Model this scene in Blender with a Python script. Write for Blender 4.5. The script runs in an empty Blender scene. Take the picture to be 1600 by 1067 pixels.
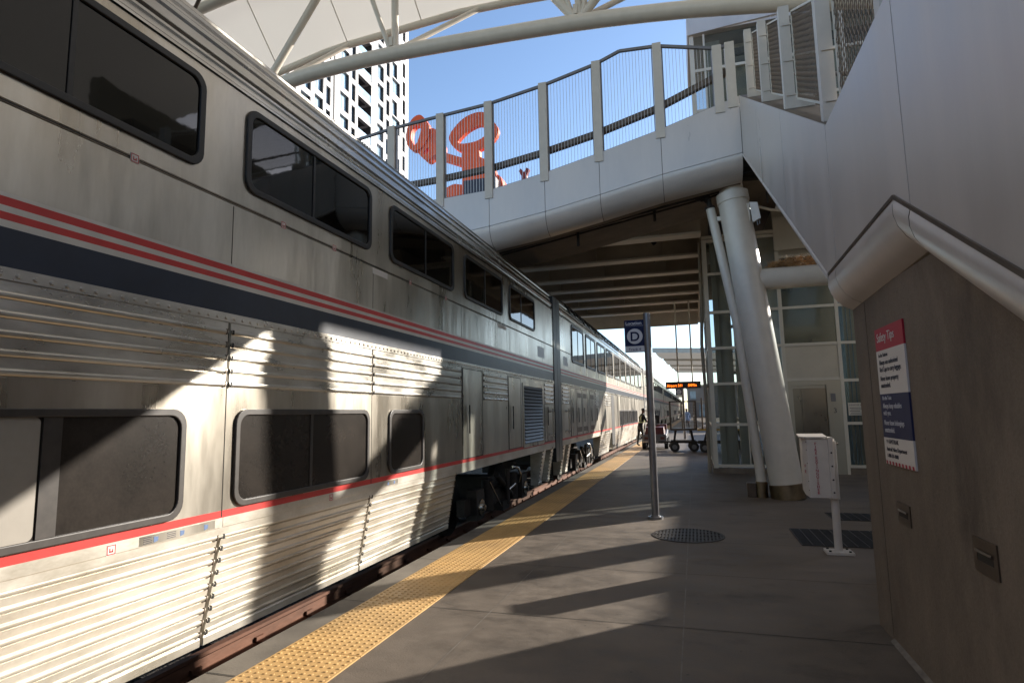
import bpy, bmesh, math, random
from mathutils import Vector, Matrix
random.seed(7)
R = math.radians
PI = math.pi
sc = bpy.context.scene
COL = sc.collection

# ------------------------------------------------------------------ camera
F_PX, YAW, PITCH, ROLL, EYE = 932.998, 0.29332, 0.12017, -0.01783, 1.62
cy, sy, cp, sp = math.cos(YAW), math.sin(YAW), math.cos(PITCH), math.sin(PITCH)
fwd = Vector((-sy * cp, cy * cp, sp)); rgt = Vector((cy, sy, 0)); upv = rgt.cross(fwd)
c_, s_ = math.cos(ROLL), math.sin(ROLL)
r2 = rgt * c_ + upv * s_; u2 = upv * c_ - rgt * s_
cam_d = bpy.data.cameras.new('camera'); cam = bpy.data.objects.new('camera', cam_d); COL.objects.link(cam)
cam.matrix_world = Matrix(((r2.x, u2.x, -fwd.x, 0), (r2.y, u2.y, -fwd.y, 0), (r2.z, u2.z, -fwd.z, EYE), (0, 0, 0, 1)))
cam_d.sensor_width = 36; cam_d.lens = F_PX / 1600 * 36; cam_d.clip_end = 3000; cam_d.clip_start = 0.05
sc.camera = cam

# ------------------------------------------------------------------ sky and sun
SUN_AZ, SUN_EL = 45.0, 18.8          # azimuth measured from +Y towards +X
w = bpy.data.worlds.new('World'); sc.world = w; w.use_nodes = True
nt = w.node_tree; bg = nt.nodes['Background']
sky = nt.nodes.new('ShaderNodeTexSky'); sky.sky_type = 'NISHITA'; sky.sun_disc = False
sky.sun_elevation = R(SUN_EL); sky.sun_rotation = R(SUN_AZ); sky.altitude = 1600; sky.air_density = 1.0; sky.dust_density = 1.3; sky.ozone_density = 1.6
nt.links.new(sky.outputs[0], bg.inputs[0]); bg.inputs[1].default_value = 0.15
sd = Vector((math.sin(R(SUN_AZ)) * math.cos(R(SUN_EL)), math.cos(R(SUN_AZ)) * math.cos(R(SUN_EL)), math.sin(R(SUN_EL))))
sl = bpy.data.lights.new('sun', 'SUN'); sl.energy = 5.0; sl.angle = R(0.6); sl.color = (1.0, .93, .83)
so = bpy.data.objects.new('sun', sl); so.rotation_euler = sd.to_track_quat('Z', 'Y').to_euler(); COL.objects.link(so)
sc.view_settings.view_transform = 'Standard'; sc.view_settings.look = 'None'
sc.view_settings.exposure = 1.02; sc.view_settings.gamma = 1

# ------------------------------------------------------------------ helpers
def tag(o, label=None, cat=None, group=None, kind=None):
    if label: o['label'] = label
    if cat: o['category'] = cat
    if group: o['group'] = group
    if kind: o['kind'] = kind
    return o
def empty(name, loc=(0, 0, 0), rz=0, label=None, cat=None, group=None):
    o = bpy.data.objects.new(name, None); o.location = loc; o.rotation_euler = (0, 0, rz); o.empty_display_size = .2
    COL.objects.link(o); return tag(o, label, cat, group)
def copy_tree(o, parent=None):
    c = o.copy(); COL.objects.link(c)
    if parent: c.parent = parent
    for ch in list(o.children): copy_tree(ch, c)
    return c
class MB:
    def __init__(s): s.v = []; s.f = []; s.m = []; s.mi = 0; s.sm = []
    def add(s, vs, fs, smooth=False):
        n = len(s.v); s.v += [tuple(p) for p in vs]
        for f in fs: s.f.append([n + i for i in f]); s.m.append(s.mi); s.sm.append(smooth)
        return s
    def box(s, x0, x1, y0, y1, z0, z1):
        v = [(x0,y0,z0),(x1,y0,z0),(x1,y1,z0),(x0,y1,z0),(x0,y0,z1),(x1,y0,z1),(x1,y1,z1),(x0,y1,z1)]
        return s.add(v, [(0,3,2,1),(4,5,6,7),(0,1,5,4),(1,2,6,5),(2,3,7,6),(3,0,4,7)])
    def quad(s, a, b, c, d): return s.add([a, b, c, d], [(0,1,2,3)])
    def bar(s, a, b, wx=.05, wy=None, up=(0,0,1)):
        a = Vector(a); b = Vector(b); d = (b - a).normalized(); wy = wy or wx
        sd_ = d.cross(Vector(up))
        if sd_.length < 1e-4: sd_ = d.cross(Vector((0,1,0)))
        sd_.normalize(); u = sd_.cross(d)
        v = [p + sd_ * (i * wx / 2) + u * (j * wy / 2) for p in (a, b) for i, j in ((-1,-1),(1,-1),(1,1),(-1,1))]
        return s.add(v, [(0,1,2,3),(4,7,6,5),(0,4,5,1),(1,5,6,2),(2,6,7,3),(3,7,4,0)])
    def tube(s, pts, rad, n=12, cap=True):
        pts = [Vector(p) for p in pts]; rr = rad if isinstance(rad, (list, tuple)) else [rad] * len(pts)
        vs = []; last = None
        for i, p in enumerate(pts):
            d = (pts[min(i + 1, len(pts) - 1)] - pts[max(i - 1, 0)]).normalized()
            if last is None:
                a = d.cross(Vector((0,0,1)));
                if a.length < .05: a = d.cross(Vector((0,1,0)))
            else: a = last - d * last.dot(d)
            a.normalize(); b = d.cross(a); last = a
            vs += [p + (a * math.cos(2*PI*k/n) + b * math.sin(2*PI*k/n)) * rr[i] for k in range(n)]
        fs = [(i*n + k, i*n + (k+1) % n, (i+1)*n + (k+1) % n, (i+1)*n + k) for i in range(len(pts)-1) for k in range(n)]
        s.add(vs, fs, True)
        if cap:
            m = len(pts) - 1
            s.add(vs[:n], [tuple(range(n))[::-1]]); s.add(vs[m*n:], [tuple(range(n))])
        return s
    def prism(s, poly, ax, a, b):
        # poly: 2-D points in the two axes other than ax (order x<y<z)
        def P(p, t):
            q = list(p); q.insert(ax, t); return tuple(q)
        n = len(poly); vs = [P(p, a) for p in poly] + [P(p, b) for p in poly]
        return s.add(vs, [tuple(range(n))[::-1], tuple(range(n, 2*n))] + [(i, (i+1) % n, n + (i+1) % n, n + i) for i in range(n)])
    def strip(s, prof, y0, y1, mats=None, smooth=False, ax=1):
        # profile of (x,z) extruded along y
        vs = []
        for (x, z) in prof: vs += [(x, y0, z), (x, y1, z)]
        for i in range(len(prof) - 1):
            if mats: s.mi = mats[i]
            n = len(s.v); s.v += [vs[2*i], vs[2*i+1], vs[2*i+3], vs[2*i+2]]; s.f.append([n, n+1, n+2, n+3]); s.m.append(s.mi); s.sm.append(smooth)
        return s
    def grid(s, fn, nu, nv, smooth=True):
        vs = [fn(i / nu, j / nv) for i in range(nu + 1) for j in range(nv + 1)]
        return s.add(vs, [(i*(nv+1)+j, (i+1)*(nv+1)+j, (i+1)*(nv+1)+j+1, i*(nv+1)+j+1) for i in range(nu) for j in range(nv)], smooth)
    def build(s, name, mats, parent=None, bevel=0, fix=True, merge=False):
        me = bpy.data.meshes.new(name); me.from_pydata(s.v, [], s.f)
        mats = mats if isinstance(mats, (list, tuple)) else [mats]
        for m in mats: me.materials.append(m)
        for p, mi, sm in zip(me.polygons, s.m, s.sm): p.material_index = mi; p.use_smooth = sm
        if fix or merge:
            b = bmesh.new(); b.from_mesh(me)
            if merge: bmesh.ops.remove_doubles(b, verts=b.verts, dist=.0004)
            if fix: bmesh.ops.recalc_face_normals(b, faces=b.faces)
            b.to_mesh(me); b.free()
        me.update()
        o = bpy.data.objects.new(name, me); COL.objects.link(o)
        if parent: o.parent = parent
        if bevel:
            md = o.modifiers.new('bevel', 'BEVEL'); md.width = bevel; md.segments = 2; md.limit_method = 'ANGLE'
        return o
def rrect(u0, u1, v0, v1, r, n=5):
    pts = []
    for cu, cv, a0 in ((u1-r, v1-r, 0), (u0+r, v1-r, 90), (u0+r, v0+r, 180), (u1-r, v0+r, 270)):
        for k in range(n + 1):
            a = R(a0 + 90 * k / n); pts.append((cu + r*math.cos(a), cv + r*math.sin(a)))
    return pts
def ring(mb, outer, inner, ax, t0, t1):
    n = len(outer)
    def P(p, t): q = list(p); q.insert(ax, t); return tuple(q)
    vs = [P(p, t1) for p in outer] + [P(p, t1) for p in inner] + [P(p, t0) for p in outer] + [P(p, t0) for p in inner]
    fs = []
    for i in range(n):
        j = (i + 1) % n
        fs += [(i, j, n+j, n+i), (i, 2*n+i, 2*n+j, j), (n+i, n+j, 3*n+j, 3*n+i)]
    mb.add(vs, fs)
def text(name, body, size, mat_, parent, loc, rot, align='LEFT', ext=.0015, sx=1.0, bold=0.0):
    cu = bpy.data.curves.new(name, 'FONT'); cu.body = body; cu.size = size; cu.extrude = ext; cu.align_x = align; cu.offset = bold
    o = bpy.data.objects.new(name, cu); COL.objects.link(o)
    dg = bpy.context.evaluated_depsgraph_get(); me = bpy.data.meshes.new_from_object(o.evaluated_get(dg))
    bpy.data.objects.remove(o); me.materials.clear(); me.materials.append(mat_)
    o = bpy.data.objects.new(name, me); COL.objects.link(o); o.location = loc; o.rotation_euler = rot; o.scale = (sx, 1, 1)
    if parent: o.parent = parent
    return o
# ------------------------------------------------------------------ materials
def mat(name, col, rough=.5, metal=0.0, var=.0, scale=3.0, stretch=(1,1,1), rvar=0.0, bump=0.0, bscale=30.0, bdist=.01, col2=None, fine=0.0, spec=.5, coat=0.0):
    m = bpy.data.materials.new(name); m.use_nodes = True; n = m.node_tree; L = n.links; p = n.nodes['Principled BSDF']
    p.inputs['Base Color'].default_value = (*col, 1); p.inputs['Roughness'].default_value = rough
    p.inputs['Metallic'].default_value = metal; p.inputs['Specular IOR Level'].default_value = spec; p.inputs['Coat Weight'].default_value = coat
    tc = n.nodes.new('ShaderNodeTexCoord'); mp = n.nodes.new('ShaderNodeMapping'); mp.inputs['Scale'].default_value = stretch
    L.new(tc.outputs['Object'], mp.inputs[0])
    if var or rvar or col2:
        nz = n.nodes.new('ShaderNodeTexNoise'); nz.inputs['Scale'].default_value = scale; nz.inputs['Detail'].default_value = 6; nz.inputs['Roughness'].default_value = .6
        L.new(mp.outputs[0], nz.inputs['Vector'])
        if var or col2:
            mx = n.nodes.new('ShaderNodeMix'); mx.data_type = 'RGBA'
            cr = n.nodes.new('ShaderNodeMapRange'); cr.inputs[1].default_value = .33; cr.inputs[2].default_value = .67
            L.new(nz.outputs[0], cr.inputs[0]); src = cr.outputs[0]
            if fine:
                n2 = n.nodes.new('ShaderNodeTexNoise'); n2.inputs['Scale'].default_value = scale * 25; n2.inputs['Detail'].default_value = 3
                L.new(mp.outputs[0], n2.inputs['Vector'])
                ad = n.nodes.new('ShaderNodeMath'); ad.operation = 'MULTIPLY_ADD'; L.new(n2.outputs[0], ad.inputs[0]); ad.inputs[1].default_value = fine; 
                sb = n.nodes.new('ShaderNodeMath'); sb.operation = 'SUBTRACT'; L.new(src, sb.inputs[0]); sb.inputs[1].default_value = fine * .5
                L.new(sb.outputs[0], ad.inputs[2]); src = ad.outputs[0]
            L.new(src, mx.inputs[0])
            c2 = col2 or tuple(min(1, c * (1 + var)) for c in col); c1 = col if col2 else tuple(c * (1 - var) for c in col)
            mx.inputs[6].default_value = (*c1, 1); mx.inputs[7].default_value = (*c2, 1)
            L.new(mx.outputs[2], p.inputs['Base Color'])
        if rvar:
            mr = n.nodes.new('ShaderNodeMapRange'); mr.inputs[1].default_value = .3; mr.inputs[2].default_value = .7
            mr.inputs[3].default_value = max(.02, rough - rvar); mr.inputs[4].default_value = rough + rvar
            L.new(nz.outputs[0], mr.inputs[0]); L.new(mr.outputs[0], p.inputs['Roughness'])
    if bump:
        bn = n.nodes.new('ShaderNodeTexNoise'); bn.inputs['Scale'].default_value = bscale; bn.inputs['Detail'].default_value = 4
        L.new(mp.outputs[0], bn.inputs['Vector'])
        bp = n.nodes.new('ShaderNodeBump'); bp.inputs['Strength'].default_value = bump; bp.inputs['Distance'].default_value = bdist
        L.new(bn.outputs[0], bp.inputs['Height']); L.new(bp.outputs[0], p.inputs['Normal'])
    return m
M = {}
M['steel'] = mat('stainless', (.37,.33,.27), .31, .94, scale=1.9, stretch=(1,1,.20), rvar=.08, bump=.6, bscale=1.3, bdist=.05, col2=(.62,.575,.50), fine=.22)
M['steel_c'] = mat('stainless_corrugated', (.37,.345,.30), .31, .9, scale=3.0, stretch=(1,.5,1.5), rvar=.09, bump=.12, bscale=2, bdist=.02, col2=(.63,.60,.545), fine=.25)
M['steel_lo'] = mat('stainless_skirt', (.43,.385,.31), .35, .5, scale=2.2, stretch=(1,.6,1.4), rvar=.10, bump=.12, bscale=2, bdist=.02, col2=(.68,.64,.57), fine=.5)
M['steel_roof'] = mat('stainless_roof', (.34,.32,.29), .24, 1.0, scale=2.0, stretch=(1,.5,1), rvar=.05, bump=.10, bscale=1.0, bdist=.03, col2=(.58,.56,.52), fine=.08)
M['white_stripe'] = mat('white_stripe', (.55,.52,.47), .4, .3, var=.1, scale=3, bump=.3, bscale=1.1, bdist=.03)
M['red_stripe'] = mat('red_stripe', (.50,.035,.03), .4, 0, var=.12, scale=4, bump=.3, bscale=1.1, bdist=.03)
M['blue_stripe'] = mat('blue_stripe', (.012,.018,.035), .38, 0, var=.2, scale=3, bump=.3, bscale=1.1, bdist=.03)
M['rubber'] = mat('rubber', (.018,.016,.015), .45, 0, var=.2, scale=20)
M['gasket'] = mat('gasket_dusty', (.036,.030,.026), .45, 0, var=.25, scale=12)
M['pane'] = mat('pane_dark', (.004,.0035,.003), .03, 0, spec=.42, bump=.06, bscale=1.6, bdist=.02)
M['pane_dusty'] = mat('pane_dusty', (.021,.017,.014), .26, 0, var=.35, scale=2.5, fine=.9, spec=.35)
M['blind'] = mat('window_blind', (.27,.245,.21), .6, 0, var=.06, scale=6)
M['black'] = mat('black_parts', (.010,.009,.008), .6, 0, var=.4, scale=9)
M['under'] = mat('underframe', (.020,.016,.013), .7, .2, var=.5, scale=7, bump=.4, bscale=20)
M['chrome'] = mat('bright_metal', (.6,.58,.54), .25, 1.0)
M['conc_edge'] = mat('edge_concrete', (.15,.13,.105), .8, 0, var=.2, scale=3, bump=.3, bscale=60, bdist=.004, fine=.3)
M['tactile'] = mat('tactile_yellow', (.54,.33,.125), .6, 0, var=.22, scale=1.3, fine=.5, bump=.15, bscale=80, bdist=.002)
def concmat(name, lo, hi, stain, rough=.75, big=.5, mid=5, grain=110, stretch=(1,1,1), spots=.5, pour=0.0):
    m = bpy.data.materials.new(name); m.use_nodes = True; n = m.node_tree; L = n.links; p = n.nodes['Principled BSDF']
    tc = n.nodes.new('ShaderNodeTexCoord'); mp = n.nodes.new('ShaderNodeMapping'); mp.inputs['Scale'].default_value = stretch; L.new(tc.outputs['Object'], mp.inputs[0])
    def noise(sc_, det, src):
        q = n.nodes.new('ShaderNodeTexNoise'); q.inputs['Scale'].default_value = sc_; q.inputs['Detail'].default_value = det; q.inputs['Roughness'].default_value = .65; L.new(src, q.inputs['Vector']); return q.outputs[0]
    def rng(src, a, b, c, d):
        q = n.nodes.new('ShaderNodeMapRange'); q.inputs[1].default_value = a; q.inputs[2].default_value = b; q.inputs[3].default_value = c; q.inputs[4].default_value = d; L.new(src, q.inputs[0]); return q.outputs[0]
    def mth(op, a, b):
        q = n.nodes.new('ShaderNodeMath'); q.operation = op
        for i, v in enumerate((a, b)):
            if hasattr(v, 'links'): L.new(v, q.inputs[i])
            else: q.inputs[i].default_value = v
        return q.outputs[0]
    obj_ = tc.outputs['Object']
    f = mth('ADD', mth('MULTIPLY', rng(noise(big, 5, mp.outputs[0]), .35, .65, 0, 1), .45), mth('MULTIPLY', rng(noise(mid, 6, mp.outputs[0]), .3, .7, 0, 1), .35))
    f = mth('ADD', f, mth('MULTIPLY', rng(noise(grain, 3, obj_), .3, .7, 0, 1), .30))
    mx = n.nodes.new('ShaderNodeMix'); mx.data_type = 'RGBA'; mx.inputs[6].default_value = (*lo, 1); mx.inputs[7].default_value = (*hi, 1); L.new(f, mx.inputs[0])
    v = n.nodes.new('ShaderNodeTexVoronoi'); v.inputs['Scale'].default_value = 7; v.inputs['Randomness'].default_value = 1; L.new(obj_, v.inputs['Vector'])
    sp_ = mth('MULTIPLY', rng(v.outputs['Distance'], .05, .09, 1, 0), rng(noise(1.7, 2, obj_), .5, .6, 0, spots))
    st_ = mth('MAXIMUM', sp_, rng(noise(.9, 8, mp.outputs[0]), .56, .72, 0, .75))
    m2 = n.nodes.new('ShaderNodeMix'); m2.data_type = 'RGBA'; m2.inputs[7].default_value = (*stain, 1); L.new(st_, m2.inputs[0]); L.new(mx.outputs[2], m2.inputs[6]); L.new(m2.outputs[2], p.inputs['Base Color'])
    L.new(rng(noise(mid, 4, mp.outputs[0]), .3, .7, rough-.14, rough+.1), p.inputs['Roughness'])
    bp = n.nodes.new('ShaderNodeBump'); bp.inputs['Strength'].default_value = .5; bp.inputs['Distance'].default_value = .004; L.new(mth('ADD', noise(grain*.6, 4, obj_), noise(mid, 3, obj_)), bp.inputs['Height']); L.new(bp.outputs[0], p.inputs['Normal'])
    return m
M['joint'] = mat('joint_sealant', (.15,.13,.11), .7, 0, var=.3, scale=9)
M['concrete'] = concmat('platform_concrete', (.050,.039,.030), (.172,.138,.107), (.032,.025,.020), .68, .5, 4, 130, (1,1.5,1), .8)
M['wallconc'] = concmat('wall_concrete', (.062,.048,.036), (.215,.175,.136), (.045,.034,.026), .85, 1.0, 7, 90, (1,1,.45), .4)
M['groove'] = mat('groove_dark', (.03,.026,.022), .9)
M['rail'] = mat('rust_rail', (.14,.062,.036), .75, .1, var=.3, scale=8, stretch=(1,.3,1), bump=.4, bscale=30)
M['ballast'] = mat('ballast', (.05,.042,.035), .95, 0, var=.5, scale=25, bump=1, bscale=30, bdist=.05)
M['panel'] = mat('white_metal_panel', (.54,.505,.475), .34, .20, var=.08, scale=1.2, stretch=(1,2,.25), rvar=.08, bump=.14, bscale=1.2, bdist=.02, fine=.2)
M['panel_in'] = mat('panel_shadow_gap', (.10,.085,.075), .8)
M['whitepaint'] = mat('white_painted_steel', (.60,.55,.475), .36, 0, var=.05, scale=4, fine=.2)
M['post'] = mat('grey_white_post', (.52,.48,.42), .45, 0, var=.05, scale=5)
M['bronze'] = mat('dark_rail_metal', (.10,.075,.055), .4, .5, var=.15, scale=6)
M['mesh'] = mat('mesh_wire', (.17,.135,.10), .5, .6)
M['wire'] = mat('steel_wire', (.50,.50,.50), .4, .5)
M['girder'] = mat('painted_girder', (.36,.30,.22), .6, 0, var=.15, scale=1.2, fine=.15)
M['flange'] = mat('painted_flange', (.60,.545,.45), .5, 0, var=.08, scale=2)
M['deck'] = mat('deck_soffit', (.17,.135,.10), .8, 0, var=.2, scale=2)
M['col_steel'] = mat('stainless_sleeve', (.26,.20,.13), .38, 1.0, var=.2, scale=5, rvar=.1)
M['frame'] = mat('mullion_paint', (.58,.54,.46), .4, 0, var=.04, scale=4)
M['core'] = mat('elevator_core', (.50,.455,.37), .55, 0, var=.06, scale=2)
M['door_steel'] = mat('brushed_door', (.21,.18,.14), .30, 1.0, var=.10, scale=1.5, rvar=.05, bump=.1, bscale=1.0, bdist=.02)
M['grey'] = mat('grey_metal', (.16,.16,.17), .45, .4, var=.1, scale=6)
M['galv'] = mat('galvanised_pole', (.22,.215,.22), .38, .7, var=.12, scale=8, rvar=.06)
M['navy'] = mat('sign_navy', (.008,.014,.055), .65, spec=.2)
M['sign_white'] = mat('sign_white', (.60,.57,.54), .55, spec=.25)
M['sign_grey'] = mat('sign_pale', (.50,.50,.53), .4)
M['poster_red'] = mat('poster_red', (.36,.02,.04), .55, spec=.25)
M['poster_blue'] = mat('poster_blue', (.022,.025,.075), .55, spec=.25)
M['ink'] = mat('dark_ink', (.03,.03,.05), .5)
M['white_enamel'] = mat('white_enamel', (.56,.52,.48), .35, 0, var=.05, scale=7, fine=.3)
M['red_ink'] = mat('red_lettering', (.35,.02,.05), .5)
M['sculpt'] = mat('orange_red_paint', (.85,.12,.028), .55, 0, var=.12, scale=3, fine=.2)
M['tower'] = mat('white_cladding', (.27,.26,.265), .5, 0, var=.10, scale=.25, fine=.4)
M['tower_glass'] = mat('tower_glass', (.30,.44,.56), .14, .10, var=.45, scale=.35, spec=1.0)
M['tower_dark'] = mat('tower_recess', (.028,.026,.028), .7)  # dark tone for painted recess shade, also joints and window bands
M['grass_dry'] = mat('dry_grass', (.22,.10,.035), .8, 0, col2=(.50,.32,.14), scale=25)
M['orange_off'] = mat('led_black', (.012,.008,.006), .4)
M['red_tug'] = mat('tug_red', (.11,.022,.016), .45, 0, var=.2, scale=8)
M['tyre'] = mat('tyre', (.02,.02,.02), .7)
M['yellow'] = mat('yellow_paint', (.60,.36,.04), .5)
M['linen'] = mat('white_sack', (.72,.69,.67), .8, 0, var=.08, scale=10, bump=.5, bscale=12)
M['skin'] = mat('skin', (.12,.06,.04), .55)
M['navycloth'] = mat('navy_cloth', (.012,.014,.022), .85, 0, var=.2, scale=20)
M['bluecloth'] = mat('blue_shirt', (.16,.26,.45), .85, 0, var=.1, scale=20)
M['reflect'] = mat('reflective_strap', (.75,.80,.45), .5)
M['beige'] = mat('beige_wall', (.40,.36,.30), .7, 0, var=.06, scale=.6)
M['ground'] = mat('ground_far', (.20,.18,.155), .9, 0, var=.15, scale=.05)
M['dirt'] = mat('castiron', (.05,.04,.035), .55, .6, var=.3, scale=10)
def glassmat(name, col, rough=.02, alpha=.3):
    m = bpy.data.materials.new(name); m.use_nodes = True; n = m.node_tree; p = n.nodes['Principled BSDF']; out = n.nodes['Material Output']
    p.inputs['Base Color'].default_value = (*col, 1); p.inputs['Roughness'].default_value = rough; p.inputs['Specular IOR Level'].default_value = .5
    tr = n.nodes.new('ShaderNodeBsdfTransparent'); tr.inputs[0].default_value = (.80,.84,.84,1)
    mx = n.nodes.new('ShaderNodeMixShader'); mx.inputs[0].default_value = alpha
    n.links.new(tr.outputs[0], mx.inputs[1]); n.links.new(p.outputs[0], mx.inputs[2]); n.links.new(mx.outputs[0], out.inputs[0]); return m
M['glass'] = glassmat('clear_glass', (.18,.17,.14), .03, .14)
def membrane(name, col, tr=.35):
    m = bpy.data.materials.new(name); m.use_nodes = True; n = m.node_tree; out = n.nodes['Material Output']
    d = n.nodes.new('ShaderNodeBsdfDiffuse'); d.inputs[0].default_value = (*col, 1); t = n.nodes.new('ShaderNodeBsdfTranslucent'); t.inputs[0].default_value = (*col, 1)
    mx = n.nodes.new('ShaderNodeMixShader'); mx.inputs[0].default_value = tr
    n.links.new(d.outputs[0], mx.inputs[1]); n.links.new(t.outputs[0], mx.inputs[2]); n.links.new(mx.outputs[0], out.inputs[0]); return m
M['membrane'] = membrane('roof_membrane', (.66,.62,.56), .32)
M['membrane2'] = membrane('far_membrane', (.66,.60,.50), .25)
def emis(name, col, st):
    m = bpy.data.materials.new(name); m.use_nodes = True; p = m.node_tree.nodes['Principled BSDF']
    p.inputs['Base Color'].default_value = (*col, 1); p.inputs['Emission Color'].default_value = (*col, 1); p.inputs['Emission Strength'].default_value = st; return m
M['led'] = emis('led_orange', (1.0,.16,.01), 2.2)
#--MARK-STRUCTURE
# ================================================================== SETTING: ground, platform, track
def st(o, kind='structure'): return tag(o, kind=kind)
XE = -3.10                                  # platform edge
m = MB(); m.quad((-1500,-300,-.62),(1500,-300,-.62),(1500,2500,-.62),(-1500,2500,-.62)); st(m.build('ground', M['ground']))
m = MB(); m.quad((-16,-25,-.56),(XE-.02,-25,-.56),(XE-.02,420,-.56),(-16,420,-.56)); st(m.build('track_bed', M['ballast']))
m = MB(); m.box(-2.86, 8.95, -12, 420, -.6, 0); st(m.build('platform', M['concrete']))
m = MB(); m.box(XE, -2.863, -12, 420, -.6, .001); st(m.build('platform_edge', M['conc_edge']))
m = MB()
for x, wd in ((-1.70,.009), (-.165,.010)): m.quad((x-wd/2,-2,.003),(x+wd/2,-2,.003),(x+wd/2,120,.003),(x-wd/2,120,.003))
st(m.build('platform_joint', M['joint']))
m = MB()
y = 1.75
while y < 60:
    m.quad((-2.24,y,.0025),(8.4,y+.0,.0025),(8.4,y+.007,.0025),(-2.24,y+.007,.0025)); m.quad((XE,y,.0045),(-2.87,y,.0045),(-2.87,y+.01,.0045),(XE,y+.01,.0045)); y += 1.56
st(m.build('platform_groove', M['groove']))
# tactile strip with real domes near the camera
m = MB()
k0 = -4
for k in range(k0, 90):
    y0 = 2.56 + 1.22 * k
    m.box(-2.857, -2.252, y0 + .004, y0 + 1.216, -.01, .008)
st(m.build('tactile_strip', M['tactile'], fix=False))
m = MB()
for k in range(-1, 17):
    y0 = 2.56 + 1.22 * k
    for j in range(20):
        for i in range(10):
            x = -2.857 + .0305 + i * .0605; y = y0 + .0305 + j * .061
            n = 7 if y < 8 else 5
            vs = [(x + .0155*math.cos(2*PI*q/n), y + .0155*math.sin(2*PI*q/n), .008) for q in range(n)] + [(x + .009*math.cos(2*PI*q/n), y + .009*math.sin(2*PI*q/n), .0135) for q in range(n)]
            m.add(vs, [(q, (q+1) % n, n+(q+1) % n, n+q) for q in range(n)] + [tuple(range(n, 2*n))])
st(m.build('tactile_domes', M['tactile'], fix=False))
for x, lb in ((-4.08, 'rusty running rail of the near track beside the platform edge'), (-5.56, 'rusty running rail of the near track on its far side')):
    m = MB()
    m.prism([(x-.036,-.32),(x+.036,-.32),(x+.036,-.35),(x+.012,-.37),(x+.012,-.46),(x+.07,-.485),(x+.07,-.50),(x-.07,-.50),(x-.07,-.485),(x-.012,-.46),(x-.012,-.37),(x-.036,-.35)], 1, -20, 330)
    o = m.build('rail', M['rail']); tag(o, lb, 'rail', 'running rails of the near track')
    if x > -5:
        c = MB()
        for k in range(-3, 60):
            y = 1.9 + k * .76; c.box(x+.03, x+.17, y, y+.09, -.52, -.455); c.box(x+.012, x+.04, y-.01, y+.10, -.47, -.42)
        c.build('rail_clip', M['rail'], o)['kind'] = 'stuff'
# concrete plinths (ties) between
m = MB()
for k in range(-8, 200): m.box(-6.2, -3.5, 1.85 + k*.76, 2.1 + k*.76, -.57, -.505)
st(m.build('track_sleepers', M['ballast'], fix=False))

# ================================================================== CONCRETE WALL
ZB = 2.74
wall = empty('concrete_wall', (1.25, 5.31, 0), 0, 'brown board-marked concrete stair wall along the right side of the platform', 'wall')
def loc(o, e): o.location = tuple(-a for a in e.location); return o
m = MB()
m.prism([(-1.2,.0),(4.965,.0),(4.965,2.43),(3.57,2.43),(-1.2,-.0+.02)], 0, 1.25, 3.3)
m.prism([(4.98,.0),(5.31,.0),(5.31,2.43),(4.98,2.43)], 0, 1.25, 3.3)
loc(m.build('wall_face', M['wallconc'], wall), wall.location) if False else None
wf = m.build('wall_face', M['wallconc'], wall); wf.matrix_parent_inverse = Matrix.Translation(-wall.location)
m = MB(); m.box(1.262, 3.2, 4.96, 4.985, 0, 2.42); g = m.build('wall_joint', M['groove'], wall); g.matrix_parent_inverse = Matrix.Translation(-wall.location)
m = MB(); m.prism([(1.25,0),(1.222,.0),(1.25,.022)],1,-1,4.96); g = m.build('base_sealant', M['joint'], wall); g.matrix_parent_inverse = Matrix.Translation(-wall.location)
def PI_(o, e): o.parent = e; o.matrix_parent_inverse = Matrix.Translation(-Vector(e.location)); return o
# recessed step lights
def steplight(y0, y1, z0, z1, lb):
    e = empty('step_light', (1.25, (y0+y1)/2, z0), 0, lb, 'light fitting', 'recessed step lights in the concrete wall')
    m = MB(); o_ = [(y0,z0),(y1,z0),(y1,z1),(y0,z1)]
    h0, h1 = z0 + (z1-z0)*.33, z0 + (z1-z0)*.62; a, b = y0 + (y1-y0)*.12, y0 + (y1-y0)*.62
    i_ = [(a,h0),(b,h0),(b,h1),(a,h1)]
    a2, b2 = y0+(y1-y0)*.15, y1-(y1-y0)*.15
    i_ = [(a2,h0),(b2,h0),(b2,h1),(a2,h1)]
    ring(m, o_, i_, 0, 1.252, 1.243)
    PI_(m.build('cover_plate', M['bronze']), e)
    m = MB(); m.box(1.2445, 1.249, a2-.003, b2+.003, h0-.003, h1+.003); PI_(m.build('slot', M['groove']), e)
    m = MB(); m.prism([(1.244,h1),(1.236,h1+.008),(1.232,h1-.004),(1.244,h1-.01)],1,a2,b2); PI_(m.build('louvre_lip', M['bronze']), e)
steplight(3.235, 3.477, .845, 1.003, 'larger looking square recessed step light low in the wall, nearest the camera')
steplight(4.36, 4.602, .872, 1.003, 'small recessed step light below the safety sign, nearer the wall end')
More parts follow.
